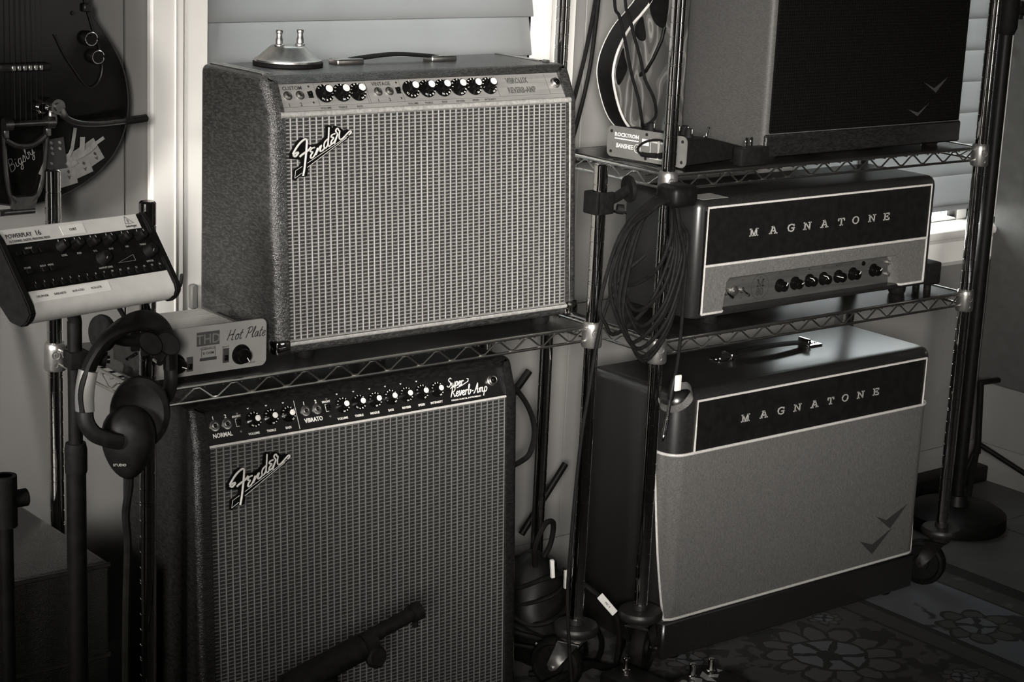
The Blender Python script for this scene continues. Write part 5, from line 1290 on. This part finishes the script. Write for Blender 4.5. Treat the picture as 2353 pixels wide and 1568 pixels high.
# second guitar, upright on the top shelf behind the pedal
YG = .265; cx = 1.352
right = [(cx, 1.432), (cx-.072, 1.424), (cx-.122, 1.395), (cx-.138, 1.352), (cx-.130, 1.300), (1.2270, 1.262), (1.2030, 1.2335), (1.1800, 1.2130), (1.1600, 1.1885), (1.1430, 1.1560), (1.1360, 1.1240), (1.1395, 1.0980), (1.1500, 1.0680), (1.1620, 1.0430), (1.178, 1.021), (1.205, 1.000), (1.25, .983), (1.30, .9765), (cx, .9745)]
OR = outline_sym(right, cx)
t = thing('electric_guitar', 'flame-painted hollow-body guitar with pale binding, standing on the top shelf behind the pedal', 'guitar', (cx, .29, .9745))
b = slab_from(OR, YG, YG+.047); obj('body', b, 'black', t)
def flame_mat():
    m, nt, bs = _new('flame_paint'); co = objco(nt)
    nz = nd(nt, 'ShaderNodeTexNoise', {'Vector': nd(nt, 'ShaderNodeMapping', {0: co, 3: (11, 1, 4.2)}).outputs[0], 'Scale': 1.6, 'Detail': 1.5})
    wv = mth(nt, 'SINE', mth(nt, 'MULTIPLY', nz.outputs[0], 42.0))
    line = sstep(nt, wv, .86, .97)
    c = mixc(nt, sstep(nt, wv, -.3, .3), g(.050), g(.085)); c = mixc(nt, mth(nt, 'MULTIPLY', line, .6), c, g(.20))
    nt.links.new(c, bs.inputs['Base Color']); bs.inputs['Roughness'].default_value = .25
    return m
T['flame'] = flame_mat()
inner = [(cx+(x-cx)*.985, 1.2+(z-1.2)*.985) for x, z in OR]
b = slab_from(inner, YG-.0015, YG+.004); obj('top', b, 'flame', t)
b = B(); tube(b, [(x, YG, z) for x, z in OR[:-1]], .0026, 8, closed=True); tube(b, [(x, YG+.047, z) for x, z in OR[:-1]], .0014, 6, closed=True); obj('binding', b, 'bead', t)
sh = lambda pts: [(x+.0128, YG-.0022, z-.0047) for x, z in pts]
def flat(name, pts, m, n=4):
    q = [(p.x, p.y) for p in cr([(x, z, 0) for x, z in pts], n, True)]; b = B(); prism(b, [(x, YG-.0024, z) for x, z in [(x+.0128, z-.0047) for x, z in q]], (0, .0012, 0)); return obj(name, b, m, t)
flat('f_hole', [(1.188, 1.231), (1.172, 1.212), (1.176, 1.193), (1.191, 1.184), (1.201, 1.190), (1.195, 1.215)], 'black')
flat('lower_horn_paint', [(1.144, 1.172), (1.132, 1.142), (1.129, 1.122), (1.138, 1.101), (1.157, 1.130), (1.149, 1.155)], 'black')
flat('pickguard', [(1.207, 1.275), (1.208, 1.243), (1.222, 1.219), (1.242, 1.208), (1.252, 1.216), (1.252, 1.275)], 'black')
b = B(); tube(b, [(x+.0128, YG-.008, z-.0047) for x, z in [(1.188, 1.121), (1.201, 1.127), (1.218, 1.150), (1.237, 1.185), (1.243, 1.210)]], .0085, 10, flat=(.4, 1)); obj('tailpiece', b, 'black', t)
b = B(); box(b, cx-.022, cx+.022, YG-.012, YG+.02, 1.42, 1.86, .006, 2); obj('neck', b, 'black', t)
# ------------------------------------------------------------------ stands, cases and the floor
px, py = 2.310, .250
t = thing('microphone_stand', 'thick black microphone stand with heavy round base, behind the right-hand corner post', 'stand', (px, py, -.008))
b = B(); lathe(b, [(0, -.008), (.118, -.008), (.122, -.002), (.120, .026), (.105, .036), (.03, .046), (.024, .07), (0, .07)], (px, py, 0), (0, 0, 1), 40); obj('base', b, 'black', t)
b = B(); cyl(b, (px, py, .05), (px, py, 1.62), .0155, 18); obj('pole', b, 'black', t)
b = B(); lathe(b, [(0, 1.17), (.018, 1.17), (.024, 1.185), (.024, 1.25), (.018, 1.265), (0, 1.265)], (px, py, 0), seg=18); cyl(b, (px, py, 1.225), (px+.040, py-.010, 1.225), .013, 14); cyl(b, (px+.030, py-.008, 1.205), (px+.030, py-.008, 1.245), .009, 10); obj('clutch', b, 'rubber', t)
t = thing('tripod_stand', 'slim black folding tripod stand against the right end of the back wall', 'stand', (2.545, .38, -.008))
x, y = 2.545, .38
b = B(); cyl(b, (x, y, .10), (x-.018, y, .292), .0085, 12); obj('pole', b, 'black', t)
b = B(); cyl(b, (x-.020, y, .288), (x+.055, y, .284), .007, 10); obj('cross_bar', b, 'black', t)
for dx, dy in ((-.10, -.06), (.155, -.16), (-.03, .03)):
    b = B(); tube(b, [(x, y, .125), (x+dx, y+dy, -.001)], .0068, 10); obj('leg', b, 'black', t)
b = B(); box(b, 2.22, 2.66, .425, .484, -.008, .036, .006, 2); single(obj('flat_case', b, 'black'), 'low flat black case lying along the back wall at far right', 'case')
cable('floor_cable', 'thin black cable on the tiles behind the grey-grilled cabinet', [(2.05, .40, -.003), (2.20, .42, -.004), (2.29, .405, -.004), (2.36, .36, -.004), (2.44, .30, -.004)], .0038)
# dark case left of the racks and the leaning strip
t = thing('equipment_case', 'large dark equipment case in the shadows at bottom left, behind the mixer stand', 'case', (-.34, .22, 0))
b = B(); box(b, -.66, -.047, .035, .36, .014, .4365, .008, 2); obj('body', b, 'black_tolex', t)
b = B()
b.free()
for z in (.285, .434):
    b = B(); box(b, -.661, -.046, .0335, .037, z-.006, z+.0015, .001, 1); obj('edge_trim', b, 'darkmetal', t)
for x in (-.60, -.09):
    for y in (.08, .31): foot(t, x, y, 0, .015, .02)
b = B(); box(b, -.46, -.24, .022, .034, .19, .215, .004, 2); obj('handle', b, 'rubber', t)
b = B(); M = frame((-.052, .462, .73), V((1, .0, .06)), V((.045, .28, .80))); box(b, -.0055, .0055, -.90, .09, -.0025, .0025, .0006, 1, M)
tilt = (V((.045, .28, .80))).normalized()
b.free(); b = B()
p1 = V((-.020, .492, .80)); dirv = V((-.0640, -.090, -.375)).normalized(); 
M = frame(p1, V((1, 0, -.17)), -dirv); 
L2 = (p1.z-.424)/(-dirv.z)
box(b, -.0060, .0060, -L2, 0, 0, .004, .0008, 1, M)
single(obj('wooden_strip', b, 'wood'), 'thin pale wooden strip leaning against the wall at far left', 'strip')
px, py = -.335, -.235
t = thing('microphone_stand', 'black stand just showing at the lower left edge of the picture', 'stand', (px, py, 0))
b = B(); cyl(b, (px, py, .01), (px, py, .70), .010, 14); obj('pole', b, 'black', t)
b = B(); lathe(b, [(0, 0), (.115, 0), (.118, .006), (.112, .022), (.02, .032), (0, .032)], (px, py, 0), seg=32); obj('base', b, 'black', t)
b = B(); cyl(b, (px, py, .63), (px, py, .70), .016, 14); cyl(b, (px, py, .665), (px+.030, py, .665), .012, 12); obj('clutch', b, 'rubber', t)
# boom microphone stand low in front of the black-panel amplifier
a, c = V((.358, -.205, .336)), V((-.075, -.235, .345))
t = thing('boom_stand', 'low black boom microphone stand in front of the dark grille', 'stand', (.165, -.225, 0))
J = V((.185, -.225, .305))
A1, A2 = V((.010, -.225, .270)), V((.352, -.225, .358))
dv = (A2-A1).normalized()
b = B(); cyl(b, A1-dv*.12, A2-dv*.005, .0080, 14); obj('boom_arm', b, 'black', t)
b = B(); m_ = J-V((0, 0, 0)); cyl(b, J-dv*.078, J+dv*.062, .0215, 18); cyl(b, J+dv*.062, J+dv*.088, .017, 16); obj('joint_barrel', b, 'rubber', t)
b = B(); cyl(b, A2-dv*.11, A2-dv*.012, .0118, 14); cyl(b, A2-dv*.014, A2+dv*.004, .0150, 14); cyl(b, A2+V((-.006, 0, -.012)), A2+V((-.004, 0, -.026)), .005, 8); obj('thread_end', b, 'rubber', t)
b = B(); lathe(b, [(0, -.008), (.014, -.008), (.018, -.003), (.018, .003), (.014, .008), (0, .008)], J+dv*.080+V((0, -.016, -.018)), (0, -1, .2), 18); obj('wing_knob', b, 'rubber', t)
b = B(); cyl(b, J+V((-.006, 0, -.016)), J+V((-.006, 0, -.085)), .021, 16); obj('joint_clamp', b, 'rubber', t)
b = B(); cyl(b, J+V((.006, -.018, -.052)), J+V((.012, -.036, -.056)), .0060, 12); cyl(b, J+V((-.012, -.018, -.052)), J+V((-.012, -.030, -.056)), .008, 12); obj('clamp_bolt', b, 'chrome', t)
b = B(); cyl(b, (J.x-.006, J.y, .02), (J.x-.006, J.y, .24), .009, 14); obj('pole', b, 'black', t)
b = B(); lathe(b, [(0, 0), (.105, 0), (.108, .006), (.100, .020), (.02, .03), (0, .03)], (J.x-.006, J.y, 0), seg=32); obj('base', b, 'black', t)
# folding stand in the gap behind the racks
t = thing('folding_stand', 'thin black folding stand with crossed legs in the dark gap between the racks', 'stand', (1.10, .40, -.008))
b = B(); cyl(b, (1.106, .40, .03), (1.122, .40, .66), .0060, 10); obj('pole', b, 'black', t)
b = B(); tube(b, [(1.075, .40, .505), (.93, .40, .350)], .0075, 10); obj('strut', b, 'black', t)
b = B(); tube(b, [(1.185, .40, .290), (1.075, .40, .155)], .0070, 10); obj('strut', b, 'black', t)
for p in ((1.00, .36), (1.19, .34), (1.10, .47)):
    b = B(); tube(b, [(1.107, .40, .10), (*p, -.001)], .0065, 10); obj('leg', b, 'black', t)
# bag and cables on the floor between the racks
t = thing('cable_bag', 'limp black cable bag slumped on the rug between the two racks', 'bag', (.965, .185, 0))
b = B()
prof = [(0, 0), (.082, 0), (.096, .02), (.094, .07), (.082, .12), (.060, .165), (.040, .195), (.018, .212), (0, .215)]
lathe(b, prof, (.960, .185, 0), (0, 0, 1), 26, 1.0, .9)
rr = random.Random(4)
for v in b.verts:
    a = math.atan2(v.co.y-.185, v.co.x-.96); k = 1+.10*sin(3*a+v.co.z*30)+.06*sin(7*a-v.co.z*55); 
    v.co.x = .96+(v.co.x-.96)*k; v.co.y = .185+(v.co.y-.185)*k; v.co.x -= .16*v.co.z
obj('bag_body', b, 'black', t)
b = B(); tube(b, cr([(.905, .15, .20), (.895, .14, .245), (.915, .14, .285), (.945, .15, .280), (.950, .16, .235), (.94, .17, .20)], 5), .0055, 8); obj('strap', b, 'rubber', t)
rr = random.Random(11)
for k in range(6):                                     # cables heaped over the bag
    h0 = .04+.026*k; r0 = .112-.010*k; ph = rr.uniform(0, 6.28)
    ring = []
    for q in range(9):
        a = ph+q*2*pi/9
        ring.append((.945-.13*h0+r0*cos(a)*(1+.12*sin(2*a+k)), .178+r0*.95*sin(a)*(1+.1*sin(3*a)), max(.008, h0+.022*sin(a*2+k)+rr.uniform(-.008, .008))))
    b = B(); tube(b, cr(ring, 5, True), rr.choice((.0042, .0052, .0062)), 8, closed=True); obj('tangled_cable', b, 'rubber', t)
for i, (p, ang_) in enumerate((((.867, .055, .233), 1.68), ((.902, .055, .205), 1.60))):
    b = B(); M = frame(p, V((cos(ang_), 0, sin(ang_))), V((-sin(ang_)*.3, -.95, cos(ang_)*.3))); box(b, -.018, .018, -.0036, .0036, -.0036, .0036, .0008, 1, M)
    single(obj('cable_tag', b, 'label'), ['small white cable tag on the dark bundle, left of the pair', 'small white cable tag on the dark bundle, right of the pair, nearer the post'][i], 'tag', 'white tags on the cable bundle')
t = thing('labelled_cable', 'black cable with a bright white lettered label, slanting down beside the middle post', 'cable', (.98, .03, .0))
pts = cr([(.93, .10, .205), (.945, .06, .188), (.958, .03, .172), (.985, .02, .139), (1.000, .015, .120), (1.015, .02, .07), (1.02, .03, .02), (1.05, .06, .0062), (1.12, .12, .0055)], 5)
b = B(); tube(b, pts, .0052, 8); cb = obj('cord', b, 'rubber', t)
d_ = (V((.990, .015, .1335))-V((.957, .0255, .1735))).normalized()
b = B(); M = frame((.9735, .0185, .1535), d_, V((-.45, -.85, .28)).cross(d_)); box(b, -.026, .026, -.0070, .0070, .0050, .0072, .0008, 1, M); lb = obj('label_sleeve', b, 'label', t)
b = B(); text(b, 'MIC 4', .0062, M @ MX.Translation((0, 0, .0072))); obj('label_writing', b, 'ink', lb)
cable('floor_cable', 'thick black cable looping out from under the black-panel amplifier near the middle post', [(.745, .02, .035), (.79, .0, .030), (.86, .0, .040), (.93, .02, .040), (1.0, .03, .012), (1.06, .02, .0085), (1.09, .06, .0085)], .0070)
cable('floor_cable', 'black cable ring on the rug at the foot of the black-panel amplifier', [(.715, -.105, .006), (.735, -.14, .006), (.775, -.145, .006), (.800, -.12, .0065), (.792, -.075, .009), (.76, -.062, .006), (.728, -.074, .006), (.705, -.105, .012), (.708, -.14, .012), (.73, -.165, .010)], .0046)
cable('floor_cable', 'dark cable lying behind the post bases between the two racks', [(.86, .10, .007), (.92, .06, .007), (1.00, .07, .008), (1.08, .14, .007), (1.16, .25, .007), (1.30, .31, .007)], .0055)
# pedals at the bottom edge
def floor_pedal(label, x, y, yaw, w_, l_, stars):
    t = thing('effects_pedal', label, 'pedal', (x, y, 0), (0, 0, yaw))
    b = B(); box(b, -w_/2, w_/2, -l_/2, l_/2, .003, .046, .005, 2); obj('case', b, 'plastic', t, local=True)
    for u, v in stars['studs']:
        b = B(); lathe(b, [(0, .0458), (.0085, .0458), (.0085, .0485), (.006, .050), (.0055, .064), (.0066, .066), (.0066, .0715), (.005, .073), (0, .0735)], (u, v, 0), (0, 0, 1), 14); obj('stomp_switch', b, 'chrome', t, local=True)
    for u, v in stars['knobs']:
        b = B(); lathe(b, [(0, .0458), (.009, .0458), (.008, .056), (.006, .058), (0, .058)], (u, v, 0), (0, 0, 1), 16); obj('knob', b, 'steel', t, local=True)
    b = B()
    for poly in stars['print']: prism(b, [(u, v, .0460) for u, v in poly], (0, 0, .0003))
    if stars['print']: obj('printed_flashes', b, 'panel_silver', t, local=True)
    else: b.free()
    for sx in (-1, 1):
        for sy in (-1, 1):
            b = B(); cyl(b, (sx*(w_/2-.012), sy*(l_/2-.012), -.0004), (sx*(w_/2-.012), sy*(l_/2-.012), .005), .006, 10); obj('foot', b, 'rubber', t, local=True)
floor_pedal('dark pedal with white jagged flashes and two chrome studs at the bottom edge', 1.062, -.178, .25, .135, .105, {'studs': [(.000, .036), (.044, .022)], 'knobs': [(-.052, .022)], 'print': [[(-.044, .008), (-.012, .022), (-.006, .040), (.004, .016), (-.016, .004)], [(.012, .026), (.034, .034), (.026, .018), (.044, .004), (.030, -.002), (.022, .012), (.012, -.010), (.004, .006)], [(.050, .010), (.062, .020), (.064, .008)], [(-.040, -.022), (-.010, -.004), (.014, -.016), (.006, -.030)]]})
floor_pedal('plain dark pedal with one chrome stud at the bottom edge, left of the rack wheel', .962, -.085, .1, .075, .11, {'studs': [(.008, .030)], 'knobs': [], 'print': []})
